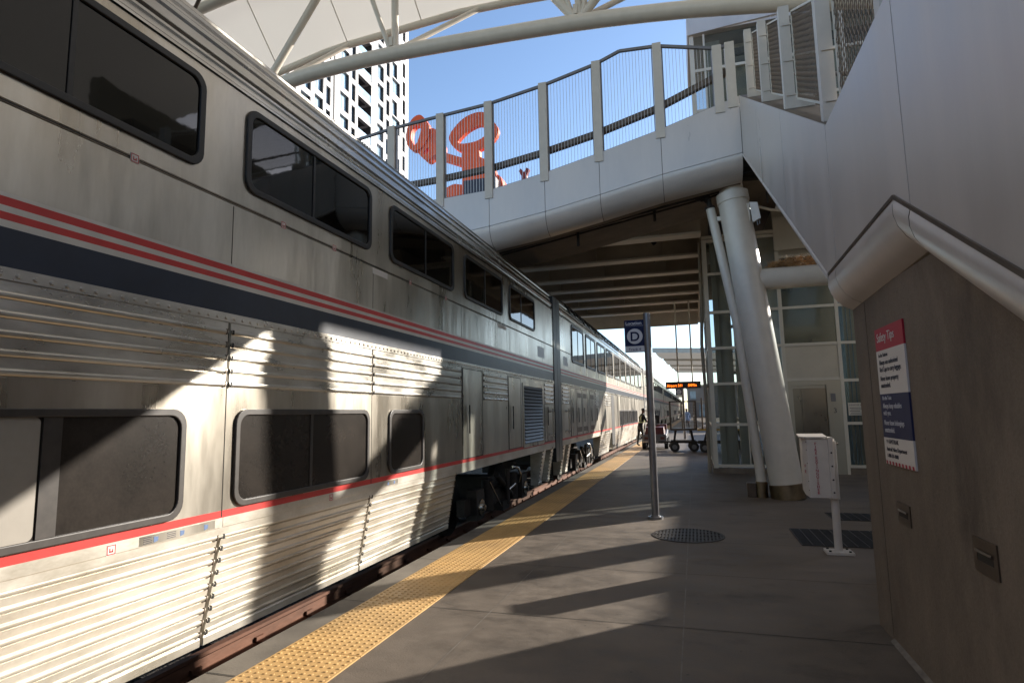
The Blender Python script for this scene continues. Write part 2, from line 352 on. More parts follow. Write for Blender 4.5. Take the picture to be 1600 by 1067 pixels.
# wall base stain is part of the concrete; safety sign
ps = empty('safety_sign', (1.24, 4.45, 1.25), 0, 'tall red, white and navy Safety Tips poster on the concrete wall', 'sign')
y0, y1 = 4.155, 4.735
def pplate(name, z0, z1, mt, d=0):
    m = MB(); m.box(1.238 - d, 1.2495, y0, y1, z0, z1); return PI_(m.build(name, mt), ps)
pplate('red_band', 2.003, 2.155, M['poster_red']); pplate('white_band', 1.708, 2.0025, M['sign_white']); pplate('navy_band', 1.4155, 1.7075, M['poster_blue']); pplate('footer_band', 1.262, 1.415, M['sign_white'])
m = MB(); m.box(1.239, 1.2495, y0, y1, 1.238, 1.2615); PI_(m.build('stripe_base', M['sign_white']), ps)
for k in range(9):
    a = y1 - .02 - k*.064; m = MB(); m.add([(1.2365,a,1.239),(1.2365,a-.033,1.239),(1.2365,a-.028,1.2612),(1.2365,a+.005,1.2612)],[(0,1,2,3)]); PI_(m.build('red_stripe', M['poster_red']), ps)
rotm = (R(90), 0, R(-90))
def ptext(s, size, z, mt, yoff=.05, sx=1.0): o = text('lettering', s, size, mt, None, (1.2365, y1 - yoff, z), rotm, sx=sx, ext=.0008); PI_(o, ps)
ptext('Safety Tips', .085, 2.062, M['sign_white'], .045)
ptext('In the Station:', .036, 1.958, M['ink'], .05)
ptext('Always use authorized', .048, 1.905, M['ink'], .05, .9); ptext('Red Caps to carry luggage.', .048, 1.858, M['ink'], .05, .86)
ptext('Never leave property', .048, 1.797, M['ink'], .05, .9); ptext('unattended.', .048, 1.750, M['ink'], .05, .9)
ptext('On the Train:', .036, 1.668, M['sign_grey'], .05)
ptext('Always keep valuables', .048, 1.612, M['sign_grey'], .05, .9); ptext('with you.', .048, 1.565, M['sign_grey'], .05, .9)
ptext('Never leave belongings', .048, 1.500, M['sign_grey'], .05, .9); ptext('unattended.', .048, 1.452, M['sign_grey'], .05, .9)
ptext('AMTRAK', .042, 1.376, M['ink'], .115, 1.15); ptext('Amtrak Police Department', .040, 1.328, M['ink'], .05, .92); ptext('1-800-331-0008', .036, 1.285, M['ink'], .05)
m = MB()
for k in range(3): a = y1-.05-k*.018; m.add([(1.2362,a,1.400),(1.2362,a-.012,1.400),(1.2362,a-.030,1.378),(1.2362,a-.026,1.378)],[(0,1,2,3)])
PI_(m.build('logo', M['ink']), ps)

# ================================================================== STAIRCASE above the wall
XP = 1.10
stair = empty('staircase', (XP, 5.2, 0), 0, 'white metal clad staircase rising from the concrete wall to the footbridge', 'staircase')
def ztop(y):
    if y < 3.4: return 3.83 - (3.4 - y) * .58
    if y < 5.0: return 3.83
    return 3.83 + (y - 5.0) * .569
def zbot(y):
    if y < 3.62: return 2.76 - (3.62 - y) * .58
    if y < 5.31: return 2.76 - (y-3.62) * .035
    return 2.70 + (y - 5.31) * .598
seams = [-1.0, 1.72, 3.395, 5.03, 7.1, 9.2, 11.39]
for a, b in zip(seams[:-1], seams[1:]):
    ys = sorted({a + .005, b - .005} | {q for q in (3.4, 5.0, 3.62, 5.31) if a < q < b})
    poly = [(q, zbot(q)) for q in ys] + [(q, ztop(q)) for q in reversed(ys)]
    m = MB(); m.prism(poly, 0, XP, XP + .03); PI_(m.build('cladding_panel', M['panel']), stair)
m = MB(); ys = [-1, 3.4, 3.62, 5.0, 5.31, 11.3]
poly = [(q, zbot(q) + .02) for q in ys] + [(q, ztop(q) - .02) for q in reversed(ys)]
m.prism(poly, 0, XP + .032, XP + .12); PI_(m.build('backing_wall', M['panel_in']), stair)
# sloping ledge on top of the parapet
m = MB()
for a, b in ((-1, 3.4), (3.4, 5.0), (5.0, 11.3)):
    m.add([(XP+.002,a,ztop(a)+.004),(XP+.34,a,ztop(a)+.004),(XP+.34,b,ztop(b)+.004),(XP+.002,b,ztop(b)+.004),(XP+.34,a,ztop(a)-.5),(XP+.34,b,ztop(b)-.5)],[(0,1,2,3),(1,4,5,2)])
PI_(m.build('parapet_ledge', M['bronze']), stair)
# rolled lower edge
arc = [(0,0),(-.012,-.05),(-.012,-.10),(.005,-.16),(.04,-.22),(.09,-.27),(.155,-.305)]
def roll(y0, y1, name='rolled_edge'):
    m = MB(); vs = []; kz = .40 if y0 > 5.3 else 1.0
    for q in (y0, y1): vs += [(XP + 0 + dx, q, zbot(q) - .004 + dz*kz) for dx, dz in arc]
    n = len(arc); m.add(vs, [(i, i+1, n+i+1, n+i) for i in range(n-1)], True); PI_(m.build(name, M['panel']), stair)
for a, b in ((-1.0,1.2),(1.205,3.39),(3.40,3.62),(3.625,5.02),(5.03,5.31),(5.312,7.6),(7.61,9.6),(9.61,11.39)): roll(a, b)
m = MB()
ys = [-1, 3.62, 5.31, 5.312, 11.5]
for a, b in zip(ys[:-1], ys[1:]):
    oa = .31 if a < 5.311 else .126; ob = .31 if b < 5.311 else .126
    m.add([(XP+.15,a,zbot(a)-oa),(3.35,a,zbot(a)-oa),(3.35,b,zbot(b)-ob),(XP+.15,b,zbot(b)-ob),(3.35,a,ztop(a)-1.0),(3.35,b,ztop(b)-1.0)],[(0,1,2,3),(1,4,5,2)])
PI_(m.build('soffit', M['beige']), stair)
m = MB(); m.add([(XP+.0,5.312,2.70),(XP+.155,5.312,2.39),(3.35,5.312,2.39),(3.35,5.312,2.70)],[(0,1,2,3)]); PI_(m.build('landing_end', M['panel']), stair)
# dark trim line along top of the rolled edge
m = MB()
for a, b in ((3.62, 5.31), (-1, 3.62)):
    m.bar((XP-.004,a,zbot(a)-.002),(XP-.004,b,zbot(b)-.002),.012,.022)
PI_(m.build('drip_trim', M['bronze']), stair)
# far parapet of the stair
m = MB(); poly = [(q, zbot(q)-(.3 if q < 5.32 else .126)) for q in (-1,3.62,5.31,5.33,11.3)] + [(q, ztop(q)) for q in (11.3,5.0,3.4,-1)]
m.prism(poly, 0, 3.35, 3.42); PI_(m.build('far_parapet', M['panel']), stair)
# treads
m = MB()
n = 16
for k in range(n):
    a = 5.3 + k * .33; z = 3.0 + (k+1) * .19; m.box(XP+.35, 3.34, a, a+.34, z-.06, z)
m.box(XP+.35, 3.34, 3.5, 5.35, 2.92, 3.0)
for k in range(9):
    b = 3.5 - k*.33; m.box(XP+.35, 3.34, b-.34, b, 2.92-(k+1)*.19-.06, 2.92-(k+1)*.19)
PI_(m.build('steps', M['conc_edge']), stair)
# stair posts, mesh
def cpost(x, y, z, h, parent, d=.11, wdt=.10, nm='post'):
    m = MB(); m.box(x, x+.018, y-wdt/2, y+wdt/2, z, z+h); m.box(x+.018, x+d, y-wdt/2, y-wdt/2+.014, z, z+h); m.box(x+d+.001, x+.30, y-wdt/2+.001, y-wdt/2+.013, z, z+.12)
    for q in (.12, .45, .8): m.box(x+.02, x+d+.01, y-wdt/2-.012, y-wdt/2, z+h*q, z+h*q+.016)
    return PI_(m.build(nm, M['post']), parent)
py_ = [3.7, 5.22, 6.92, 8.65, 10.3]
for q in py_: cpost(XP+.03, q, ztop(q)-.02, 1.35 if q < 6 else 1.22, stair)
def meshpanel(P0, P1, h, parent, pitch=.05, rad=.0028, frame=.02, fm='frame', mt='mesh', diag=True, name='mesh_panel', z0=.1):
    # P0,P1 base points, h height; woven wires as thin square bars
    P0 = Vector(P0); P1 = Vector(P1); m = MB(); up = Vector((0,0,1)); A = P0 + up*z0; d = P1 - P0; Lh = d.length; n = int(Lh / pitch)
    H = h - z0; nrm = d.cross(up).normalized()
    if diag:
        # diamond weave, clipped lines in (s,t)
        for sgn in (1, -1):
            k = -H; 
            while k < Lh + H:
                # line s = k + sgn*t*0.55
                pts = []
                t0, t1 = 0.0, H
                sl_ = .5 * sgn
                s0 = k; s1 = k + sl_ * H
                def clip(s, t):
                    return s
                lo, hi = 0.0, 1.0
                ds = s1 - s0
                if abs(ds) > 1e-6:
                    a_, b_ = (0 - s0) / ds, (Lh - s0) / ds
                    if a_ > b_: a_, b_ = b_, a_
                    lo = max(lo, a_); hi = min(hi, b_)
                if hi > lo:
                    p = A + d * ((s0 + ds*lo)/Lh) + up * (H*lo); q = A + d * ((s0 + ds*hi)/Lh) + up * (H*hi)
                    m.bar(p, q, rad*2, rad*2, up=nrm)
                k += pitch
    else:
        for i in range(1, n): q = A + d * (i/n); m.bar(q, q + up*H, rad*2, rad*2, up=nrm)
        for j in range(1, int(H/.30)): m.bar(A + up*j*.30, A + d + up*j*.30, rad*1.2, rad*1.2)
    e = PI_(m.build(name, M[mt], fix=False), parent)
    f = MB(); A2 = A; 
    for a_, b_ in ((A2, A2+d), (A2+up*H, A2+d+up*H), (A2, A2+up*H), (A2+d, A2+d+up*H)): f.bar(a_, b_, frame, frame, up=nrm if (b_-a_).normalized().dot(up) < .9 else (0,1,0))
    f.build('mesh_frame', M[fm], e).matrix_parent_inverse = Matrix.Identity(4)
    return e
for a, b in zip(py_[:-1], py_[1:]):
    meshpanel((XP+.15, a+.14, ztop(a+.14)+.02), (XP+.15, b-.12, ztop(b-.12)+.02), 1.12, stair, pitch=.062)
meshpanel((XP+.15, 10.5, ztop(10.5)+.02), (XP+.15, 11.2, ztop(11.2)+.02), 1.05, stair, pitch=.06)
m = MB()
for dz in (.55,): m.tube([(XP+.42,3.5,3.83+dz-.2),(XP+.42,5.0,3.83+dz-.2),(XP+.42,11.2,ztop(11.2)+dz-.2)], .022, 8)
m.tube([(3.2,3.5,3.83+.35),(3.2,5.0,3.83+.35),(3.2,11.2,ztop(11.2)+.35)], .022, 8)
PI_(m.build('handrail', M['bronze']), stair)
meshpanel((3.38, 5.1, ztop(5.1)), (3.38, 10.9, ztop(10.9)), 1.2, stair, pitch=.09, name='mesh_panel')
meshpanel((3.38, 3.4, 3.83), (3.38, 5.0, 3.83), 1.2, stair, pitch=.09, name='mesh_panel')

# ================================================================== FOOTBRIDGE RAMP (fascia facing the camera)
YF = 11.40
fb = empty('footbridge', (0, YF, 5), 0, 'white clad footbridge ramp with wire mesh railing crossing above the train', 'footbridge')
import bisect
def interp(tab):
    xs = [t[0] for t in tab]
    def f(x):
        if x <= xs[0]: return tab[0][1]
        if x >= xs[-1]: return tab[-1][1]
        i = bisect.bisect(xs, x); a, b = tab[i-1], tab[i]; t = (x-a[0])/(b[0]-a[0]); return a[1] + (b[1]-a[1])*t
    return f
ft = interp([(-14,6.05),(-5.5,6.19),(-3.87,6.27),(-2.7,6.48),(-1.56,6.74),(-.4,7.03),(1.1,7.47)])
fs = interp([(-14,5.30),(-5.5,5.34),(-4.1,5.47),(-2.75,5.66),(-1.64,5.87),(-.4,6.13),(1.1,6.36)])
fr = interp([(-14,6.9),(-6.2,8.02),(-5,8.12),(-3.92,8.20),(-2.69,8.40),(-1.57,8.66),(-1.09,8.84),(-.36,8.80),(.75,8.52),(1.1,8.55)])
sx = [-13.5,-12.3,-11.1,-9.9,-8.7,-7.45,-6.18,-5.0,-3.89,-2.69,-1.57,-.36,1.098]
for a, b in zip(sx[:-1], sx[1:]):
    xs = [a+.005, (2*a+b)/3, (a+2*b)/3, b-.005]
    m = MB(); m.prism([(q, fs(q)) for q in xs] + [(q, ft(q)) for q in reversed(xs)], 1, YF, YF+.03); PI_(m.build('fascia_panel', M['panel']), fb)
    # rolled edge, real seams
    m = MB(); Rr = .44; vs = []; na = 10
    for q in xs:
        for k in range(na+1):
            t = R(90*k/na); vs.append((q, YF + .006 + Rr*(1-math.cos(t)), fs(q) - .008 - Rr*.92*math.sin(t)))
    m.add(vs, [(i*(na+1)+k, (i+1)*(na+1)+k, (i+1)*(na+1)+k+1, i*(na+1)+k+1) for i in range(3) for k in range(na)], True)
    PI_(m.build('rolled_edge', M['panel']), fb)
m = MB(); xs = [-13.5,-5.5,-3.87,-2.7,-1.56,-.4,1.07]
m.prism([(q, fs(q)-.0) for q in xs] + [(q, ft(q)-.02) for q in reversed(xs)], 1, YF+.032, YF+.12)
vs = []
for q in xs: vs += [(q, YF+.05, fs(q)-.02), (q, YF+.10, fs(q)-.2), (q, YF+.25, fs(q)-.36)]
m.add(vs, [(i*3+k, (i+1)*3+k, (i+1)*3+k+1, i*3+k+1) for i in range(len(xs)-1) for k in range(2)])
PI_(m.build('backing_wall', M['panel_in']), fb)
m = MB(); vs = []
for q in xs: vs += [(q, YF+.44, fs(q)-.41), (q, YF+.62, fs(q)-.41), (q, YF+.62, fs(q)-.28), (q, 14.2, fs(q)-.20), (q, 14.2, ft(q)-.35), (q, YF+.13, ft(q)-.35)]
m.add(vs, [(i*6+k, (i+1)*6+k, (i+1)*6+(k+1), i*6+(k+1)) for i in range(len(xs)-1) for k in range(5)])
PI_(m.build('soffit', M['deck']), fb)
m = MB()
for q, y, l in ((-2.2,12.3,.4),(-.6,12.5,.3),(.35,12.2,.25)): m.tube([(q,y,fs(q)-.22),(q,y,fs(q)-.22-l)], .03, 8)
m.tube([(-4.0,12.1,fs(-4)-.40),(-.4,12.1,fs(-.4)-.40),(.9,12.1,fs(.9)-.38)], .035, 8); m.tube([(-4.0,12.4,fs(-4)-.36),(-.4,12.4,fs(-.4)-.38),(.9,12.35,fs(.9)-.36)], .02, 8)
PI_(m.build('service_pipe', M['under']), fb)
# posts
for q in sx[3:-1] + [.75, .98]:
    h = fr(q) + .03 - ft(q); m = MB(); wd = .085
    m.box(q-wd, q+wd, YF-.022, YF-.004, ft(q)-.18, ft(q)+h); m.box(q+wd-.014, q+wd, YF-.004, YF+.17, ft(q)+.0, ft(q)+h); m.box(q-wd, q-wd+.014, YF-.004, YF+.17, ft(q)+.0, ft(q)+h)
    for j in range(5):
        for sg in (-1, 1): m.box(q+sg*.065-.008, q+sg*.065+.008, YF-.028, YF-.022, ft(q)+.1+j*h*.21, ft(q)+.116+j*h*.21)
    PI_(m.build('post', M['post']), fb)
# top rail, handrail
m = MB(); xs = [-12.3,-6.2,-5,-3.92,-2.69,-1.57,-1.09,-.36,.75,1.0]
for a, b in zip(xs[:-1], xs[1:]): m.bar((a,YF+.05,fr(a)),(b,YF+.05,fr(b)),.05,.055)
PI_(m.build('top_rail', M['grey']), fb)
m = MB(); hr = [(-12.3,6.60),(-5.74,6.72),(-5.2,6.74),(-3.86,6.84),(-2.83,7.0),(-1.7,7.23),(-.47,7.56),(.63,7.99),(1.0,8.13)]
for a, b in zip(hr[:-1], hr[1:]): m.bar((a[0],YF+.22,a[1]),(b[0],YF+.22,b[1]),.12,.115)
PI_(m.build('handrail', M['bronze']), fb)
sxx = sx[3:-1] + [.75]
for a, b in zip(sxx[:-1], sxx[1:]):
    a1, b1 = a+.10, b-.10; m = MB(); n = max(2, int((b1-a1)/.062))
    for i in range(1, n):
        q = a1 + (b1-a1)*i/n; m.bar((q,YF+.06,ft(q)+.03),(q,YF+.06,fr(q)-.03),.0075,.0075)
    g = PI_(m.build('wire_panel', M['wire'], fix=False), fb)
    f = MB(); f.bar((a1,YF+.06,ft(a1)+.015),(b1,YF+.06,ft(b1)+.015),.02,.03); f.bar((a1,YF+.06,ft(a1)),(a1,YF+.06,fr(a1)),.022,.03); f.bar((b1,YF+.06,ft(b1)),(b1,YF+.06,fr(b1)),.016,.03)
    g2 = f.build('panel_frame', M['grey'], g)

# ================================================================== BRIDGE DECK with girders
dk = empty('bridge_deck', (-5, 15, 6.2), 0, 'wide road bridge deck on deep painted steel girders over the tracks', 'bridge')
Yb = [16.0,18.15,20.3,22.15,24.0,25.95,28.2]
for q in Yb:
    m = MB(); m.box(-18, .38, q-.012, q+.012, 6.23, 7.1)
    for k in range(-17, 1, 2): m.box(k*1.0+.3, k*1.0+.32, q-.16, q-.013, 6.23, 7.1)
    g = PI_(m.build('girder_web', M['girder']), dk)
    m = MB(); m.box(-18, .38, q-.20, q+.20, 6.165, 6.228); m.build('girder_flange', M['flange'], g)
m = MB(); m.box(-18,.38,31.0,31.06,5.95,7.3); m.box(-18,.38,30.95,31.1,5.9,5.948); PI_(m.build('end_girder', M['flange']), dk)
m = MB(); m.box(-18, 4.55, 15.0, 31.2, 7.102, 7.3); m.box(3.42, 4.55, 8.2, 14.99, 6.9, 7.3); m.box(.39,3.40,11.6,14.99,6.95,7.3); m.box(4.552, 9.4, 24.0, 31.2, 6.35, 7.3); PI_(m.build('deck_slab', M['deck']), dk)  # near run beside the stair is added to shade the train's upper side
m = MB(); m.box(.381, .62, 17.2, 31.2, 6.0, 7.1); m.box(4.35, 4.55, 8.2, 31.0, 6.2, 6.898); m.box(4.35,4.55,8.2,31,7.302,8.3); PI_(m.build('edge_girder', M['girder']), dk)  # near run and upper band extended to keep sun off the train
m = MB(); m.box(-18, .3, 14.6, 14.7, 6.35, 7.25); PI_(m.build('front_edge_beam', M['girder']), dk)
m = MB()
for q, y in ((-.9,17.2),(-1.0,19.2),(-.8,21.3)): m.tube([(q,y,7.1),(q,y,6.45),(q+.05,y,6.38)], .07, 8); m.tube([(q-.6,y,7.1),(q-.6,y,6.6)],.02,6)
PI_(m.build('drain_pipe', M['under']), dk)
# ================================================================== COLUMNS
def column(base, top, r, label, name='inclined_column', group=None, tubeto=None, sleeve=.27):
    e = empty(name, base, 0, label, 'column', group)
    b = Vector(base); t = Vector(top); d = (t - b)
    def at(z): return b + d * (z / d.z)
    m = MB(); m.tube([at(sleeve*.9), at(t.z-.12)], r, 32); PI_(m.build('shaft', M['whitepaint']), e)
    m = MB(); m.tube([at(t.z-.30), at(t.z-.12)], r*1.06, 32); m.tube([at(t.z-.12), at(t.z+.55)], r*.80, 28); PI_(m.build('cap_ring', M['whitepaint']), e)
    m = MB(); m.tube([(at(0)+Vector((0,0,0))), at(sleeve)], r*1.07, 32); PI_(m.build('base_sleeve', M['col_steel']), e)
    return e, at
c1, at1 = column((1.56, 12.12, 0), (.90, 12.12, 5.95), .285, 'thick white inclined column with a brown steel sleeve, beside the thin leaning pipe', group='inclined columns of the footbridge')
c2, at2 = column((3.70, 12.0, 0), (4.40, 12.0, 5.95), .33, 'thick white inclined column hidden behind the concrete stair wall', group='inclined columns of the footbridge')
m = MB(); a = at1(4.08); m.tube([(a.x+.1,12.12,4.08),(4.15,12.1,4.08)], .205, 24); PI_(m.build('cross_tube', M['whitepaint']), c1)
# nest of dry grass on the tube
m = MB()
for i in range(1500):
    x = random.uniform(1.5, 2.9); u = (x-2.1)/.8; h = max(0,1-u*u)*.20
    a = Vector((x, 12.2+random.uniform(-.17,.1), 4.275 + random.uniform(-.01, h))); d = Vector((random.gauss(0,1), random.gauss(0,.6), random.gauss(0,.35))).normalized() * random.uniform(.04,.12)
    m.bar(a, a+d, .0055, .0055)
for i in range(60):
    a = Vector((random.uniform(1.55,2.7), 12.02, 4.26)); m.bar(a, a+Vector((random.gauss(0,.03),-.02,-random.uniform(.02,.10))), .003,.003)
tag(m.build('bird_nest', M['grass_dry'], fix=False), 'scruffy bird nest of dry grass on top of the white horizontal tube', 'nest')
# brackets and boxes near the column head
e = empty('junction_box', (1.27, 11.95, 5.1), 0, 'small white electrical box with cable glands beside the column head', 'electrical box')
m = MB(); m.add([(1.20,11.9,5.56),(1.34,11.86,5.53),(1.36,11.98,5.55),(1.22,12.02,5.58),(1.24,11.9,5.16),(1.38,11.86,5.22),(1.40,11.98,5.24),(1.26,12.02,5.18)],[(0,1,2,3),(4,7,6,5),(0,4,5,1),(1,5,6,2),(2,6,7,3),(3,7,4,0)]); PI_(m.build('housing', M['white_enamel']), e)
m = MB(); m.box(1.13,1.2,11.92,11.98,5.2,5.55); PI_(m.build('bracket', M['whitepaint']), e)
m = MB(); m.tube([(1.32,11.92,5.2),(1.325,11.92,5.1)],.012,6); m.tube([(1.36,11.94,5.23),(1.37,11.94,5.12)],.012,6); PI_(m.build('gland', M['grey']), e)
# hangers above
e = empty('soffit_pipes', (1.6, 12.6, 5.9), 0, 'pipes and a round white fitting under the deck right of the column head', 'pipes')
m = MB(); m.tube([(.2,12.8,6.5),(3.3,12.8,6.45)],.05,8); m.tube([(.2,13.3,6.6),(3.3,13.3,6.55)],.09,10); m.tube([(1.6,12.5,6.9),(1.6,12.5,5.7)],.02,6); m.tube([(1.95,12.6,6.9),(1.95,12.6,5.75)],.012,6); m.bar((1.2,12.9,6.75),(3.3,12.9,6.7),.22,.3); PI_(m.build('pipework', M['under']), e)
m = MB(); m.tube([(1.9,12.6,5.80),(1.9,12.6,5.70),(1.9,12.6,5.60),(1.9,12.6,5.54)],[.03,.13,.16,.09],14); PI_(m.build('dome_fitting', M['whitepaint']), e)
m = MB(); m.tube([(1.1,13.1,6.0),(1.7,13.1,5.75),(2.5,13.0,5.55)],.03,8); PI_(m.build('conduit', M['flange']), e)
# thin leaning pipe with steel base and block
e = empty('leaning_pipe', (1.12, 12.2, 0), 0, 'thin white leaning drainpipe with a steel base, left of the thick inclined column', 'pipe')
m = MB(); m.tube([(1.115,12.2,.26),(1.10,12.2,.55),(1.045,12.2,1.15),(.86,12.2,3.34),(.50,12.2,5.62)],.088,18); PI_(m.build('pipe', M['whitepaint']), e)
m = MB(); m.tube([(1.115,12.2,0),(1.115,12.2,.29)],.105,18); PI_(m.build('base_sleeve', M['col_steel']), e)
m = MB(); m.tube([(.50,12.2,5.60),(.48,12.2,5.78)],.05,12); m.tube([(.495,12.2,5.60),(.49,12.2,5.64)],.10,14); m.tube([(.48,12.2,5.78),(.40,12.2,5.88),(.30,12.2,5.86),(.16,12.2,6.0),(.05,12.2,6.1)],.085,10); PI_(m.build('elbow', M['under']), e)
m = MB(); m.tube([(.10,12.2,6.0),(.06,12.2,6.35)],.13,12); PI_(m.build('drain_cup', M['black']), e)
m = MB(); m.box(.56,.86,12.15,12.17,5.33,5.42); PI_(m.build('bracket', M['whitepaint']), e)
m = MB(); m.box(.86,1.02,12.15,12.35,0,.26); tag(m.build('steel_block', M['bronze'], bevel=.01), 'small dark brown block on the platform left of the leaning pipe base', 'block')
# unseen block added behind the wall to cast shade on the platform
m = MB(); m.prism([(2.35,6.75),(3.2,7.6),(2.6,8.2),(1.95,7.35)], 2, 0, 2.75) if False else m.prism([(7.15,0),(7.65,0),(7.65,2.6),(7.15,2.6)],0,2.25,3.3)
tag(m.build('concrete_pier', M['wallconc']), 'square concrete pier under the staircase behind the stair wall', 'pier')

# ================================================================== ELEVATOR TOWER
et = empty('elevator_tower', (.4, 16.6, 0), 0, 'glass and cream panelled elevator tower with steel doors, right of the track platform', 'elevator tower')
Y0, Y1, X0, X1, XM = 16.6, 19.6, .40, 6.4, 2.2
zs = [.19, 1.24, 2.30, 3.24, 4.20, 5.24, 6.15]
m = MB(); fw = .065
m.box(X0, X0+.11, Y0, Y0+.11, .13, 6.2)
for z in zs: m.box(X0+.112, XM, Y0+.002, Y0+.09, z-.035, z+.035)
PI_(m.build('front_mullions', M['frame']), et)
m = MB()
for z in zs: m.box(X0+.002, X0+.08, Y0+.112, Y1-.002, z-.035, z+.035)
for q in (Y1-.1, 18.1): m.box(X0+.001, X0+.10, q, q+.09, .13, 6.2)
for q in (1.30,): m.box(q-.012, q+.012, Y0+.02, Y0+.07, .2, 6.1)
PI_(m.build('side_mullions', M['frame']), et)
for a, b in zip(zs[:-1], zs[1:]):
    m = MB(); m.box(X0+.112, XM, Y0+.04, Y0+.055, a+.036, b-.036); PI_(m.build('front_pane', M['glass']), et)
    m = MB(); m.box(X0+.04, X0+.055, Y0+.112, Y1-.102, a+.036, b-.036); PI_(m.build('side_pane', M['glass']), et)
m = MB(); m.box(X0-.02, XM, Y0-.02, Y0+.12, 0, .128); m.box(X0-.02,X0+.12,Y0+.122,Y1,0,.128); m.box(3.56,X1,Y0-.02,Y0+.12,0,.16); PI_(m.build('plinth', M['wallconc']), et)
# front wall with doors
m = MB()
zf = [2.34, 3.22, 3.30, 4.18, 4.26]
m.box(XM, XM+.09, Y0-.01, Y0+.10, 0, 5.70); m.box(3.50, 3.58, Y0-.01, Y0+.10, 0, 5.70); m.box(X1-.1, X1, Y0, Y0+.1, 0, 6.2)
for z in (2.35, 3.24, 4.20, 5.55): m.box(XM+.092, 3.498, Y0-.004, Y0+.09, z-.035, z+.035)
for z in (.19, 1.24, 2.30, 3.24, 4.20, 5.55): m.box(3.582, X1-.102, Y0-.004, Y0+.09, z-.035, z+.035)
for q in (5.0,): m.box(q-.03,q+.03,Y0+.0,Y0+.085,.23,5.5)
PI_(m.build('front_frame', M['frame']), et)
m = MB(); m.box(XM+.092, 3.498, Y0+.02, Y0+.06, 2.387, 3.203); PI_(m.build('cream_panel', M['core']), et)
m = MB(); m.box(XM+.092, 3.498, Y0+.03, Y0+.06, 3.277, 4.163); m.box(XM+.092, 3.2, Y0+.03, Y0+.06, 4.237, 5.513); m.box(3.2, 3.498, Y0+.03, Y0+.06, 4.237, 5.513); PI_(m.build('steel_back_panel', M['door_steel']), et)
m = MB(); m.box(XM+.092, 3.498, Y0+.0, Y0+.012, 3.277, 4.163); m.box(XM+.092, 3.498, Y0+.0, Y0+.012, 4.237, 5.513); PI_(m.build('upper_pane', M['glass']), et)
for a, b in ((.225,1.205),(1.275,2.265),(2.335,3.205),(3.275,4.165),(4.235,5.515)):
    m = MB(); m.box(3.582, 4.97, Y0+.03, Y0+.045, a, b); m.box(5.03, X1-.102, Y0+.03, Y0+.045, a, b); PI_(m.build('side_light', M['glass']), et)
m = MB(); m.box(XM, X1, Y0-.03, Y0+.1, 5.78, 6.62); m.box(XM, X1, Y0-.05, Y0-.031, 5.72, 5.80); m.box(2.95,2.962,Y0-.034,Y0-.03,5.8,6.62); PI_(m.build('cream_fascia', M['core']), et)
# doors
m = MB(); m.box(2.40, 3.16, Y0+.02, Y0+.10, 2.12, 2.31); m.box(3.17, 3.498, Y0-.006, Y0+.05, 0.0, 2.31); m.box(2.292, 2.40, Y0-.006, Y0+.05, 0, 2.31); m.box(2.40,3.17,Y0-.008,Y0+.019,2.20,2.312); PI_(m.build('door_surround', mat('satin_surround',(.36,.33,.27),.4,.6)), et)
for a, b, in ((2.402, 2.592), (2.598, 3.165)):
    m = MB(); m.box(a, b, Y0+.06, Y0+.08, .01, 2.12); PI_(m.build('door_leaf', M['door_steel']), et)
t = text('door_number', '3', .17, M['ink'], None, (3.33, Y0-.010, 1.50), (R(90),0,0), 'CENTER'); PI_(t, et)
m = MB(); m.box(3.25,3.36,Y0-.02,Y0-.008,1.78,1.98); PI_(m.build('indicator', M['grey']), et)
m = MB(); m.box(3.62,3.98,Y0-.010,Y0-.005,1.43,1.74); q=PI_(m.build('notice_plate', M['frame']), et)
t = text('lettering','ELEVATOR #3',.048,M['ink'],None,(3.64,Y0-.012,1.67),(R(90),0,0)); PI_(t, et)
m = MB()
for k in range(5): m.box(3.65+.02*(k%2),3.94-.03*(k%3),Y0-.0125,Y0-.011,1.62-k*.04-.012,1.62-k*.04)
m.build('print_lines', M['ink'], q)
# interior: shafts, guide rails, cylinder
m = MB(); m.box(2.3, 4.6, Y0+.35, Y1, 0, 7.0) if False else None
m = MB(); m.box(XM+.02, 3.48, Y0+.2, Y1-.05, .0, 6.9); m.box(3.52, 5.9, Y0+1.2, Y1-.05, 0, 6.9); PI_(m.build('elevator_shaft', M['core']), et)
m = MB(); m.tube([(.88,17.3,.1),(.88,17.3,6.1)],.19,20); PI_(m.build('inner_column', M['whitepaint']), et)
m = MB(); m.box(.62,.75,17.0,17.2,.1,6.2); m.box(1.15,1.42,17.6,17.75,.1,6.2); m.box(1.50,1.56,17.2,17.3,.1,6.2); m.tube([(1.75,17.6,.1),(1.75,17.6,6.2)],.05,8); m.tube([(1.36,17.3,.1),(1.36,17.3,6.2)],.035,8)
for z in (1.3,2.6,3.9,5.2): m.box(.7,1.9,17.72,17.8,z,z+.09)
PI_(m.build('guide_rail', M['whitepaint']), et)
m = MB(); m.box(1.25,1.5,17.9,18.3,.15,2.35); m.box(4.2,4.5,17.0,17.4,.2,2.2); PI_(m.build('machine_cabinet', M['black']), et)
m = MB()
for q in (3.75,3.85,3.95,4.05,4.2): m.tube([(q,17.1,.2),(q,17.1,6)],.012,6)
m.box(3.66,3.80,17.2,17.3,.2,6); PI_(m.build('hoist_cable', M['tower_glass']), et)
m = MB(); m.box(X0, X1, Y0, Y1, 6.21, 6.3); PI_(m.build('ceiling', M['core']), et)
# brown downpipe at the corner
m = MB(); m.tube([(.30,16.85,0),(.30,16.85,2.0),(.27,16.85,3.4),(.33,16.85,4.6),(.35,16.85,6.2)],.045,10); m.tube([(.30,16.85,2.24),(.42,16.85,2.30)],.05,8); PI_(m.build('downpipe', M['girder']), et)
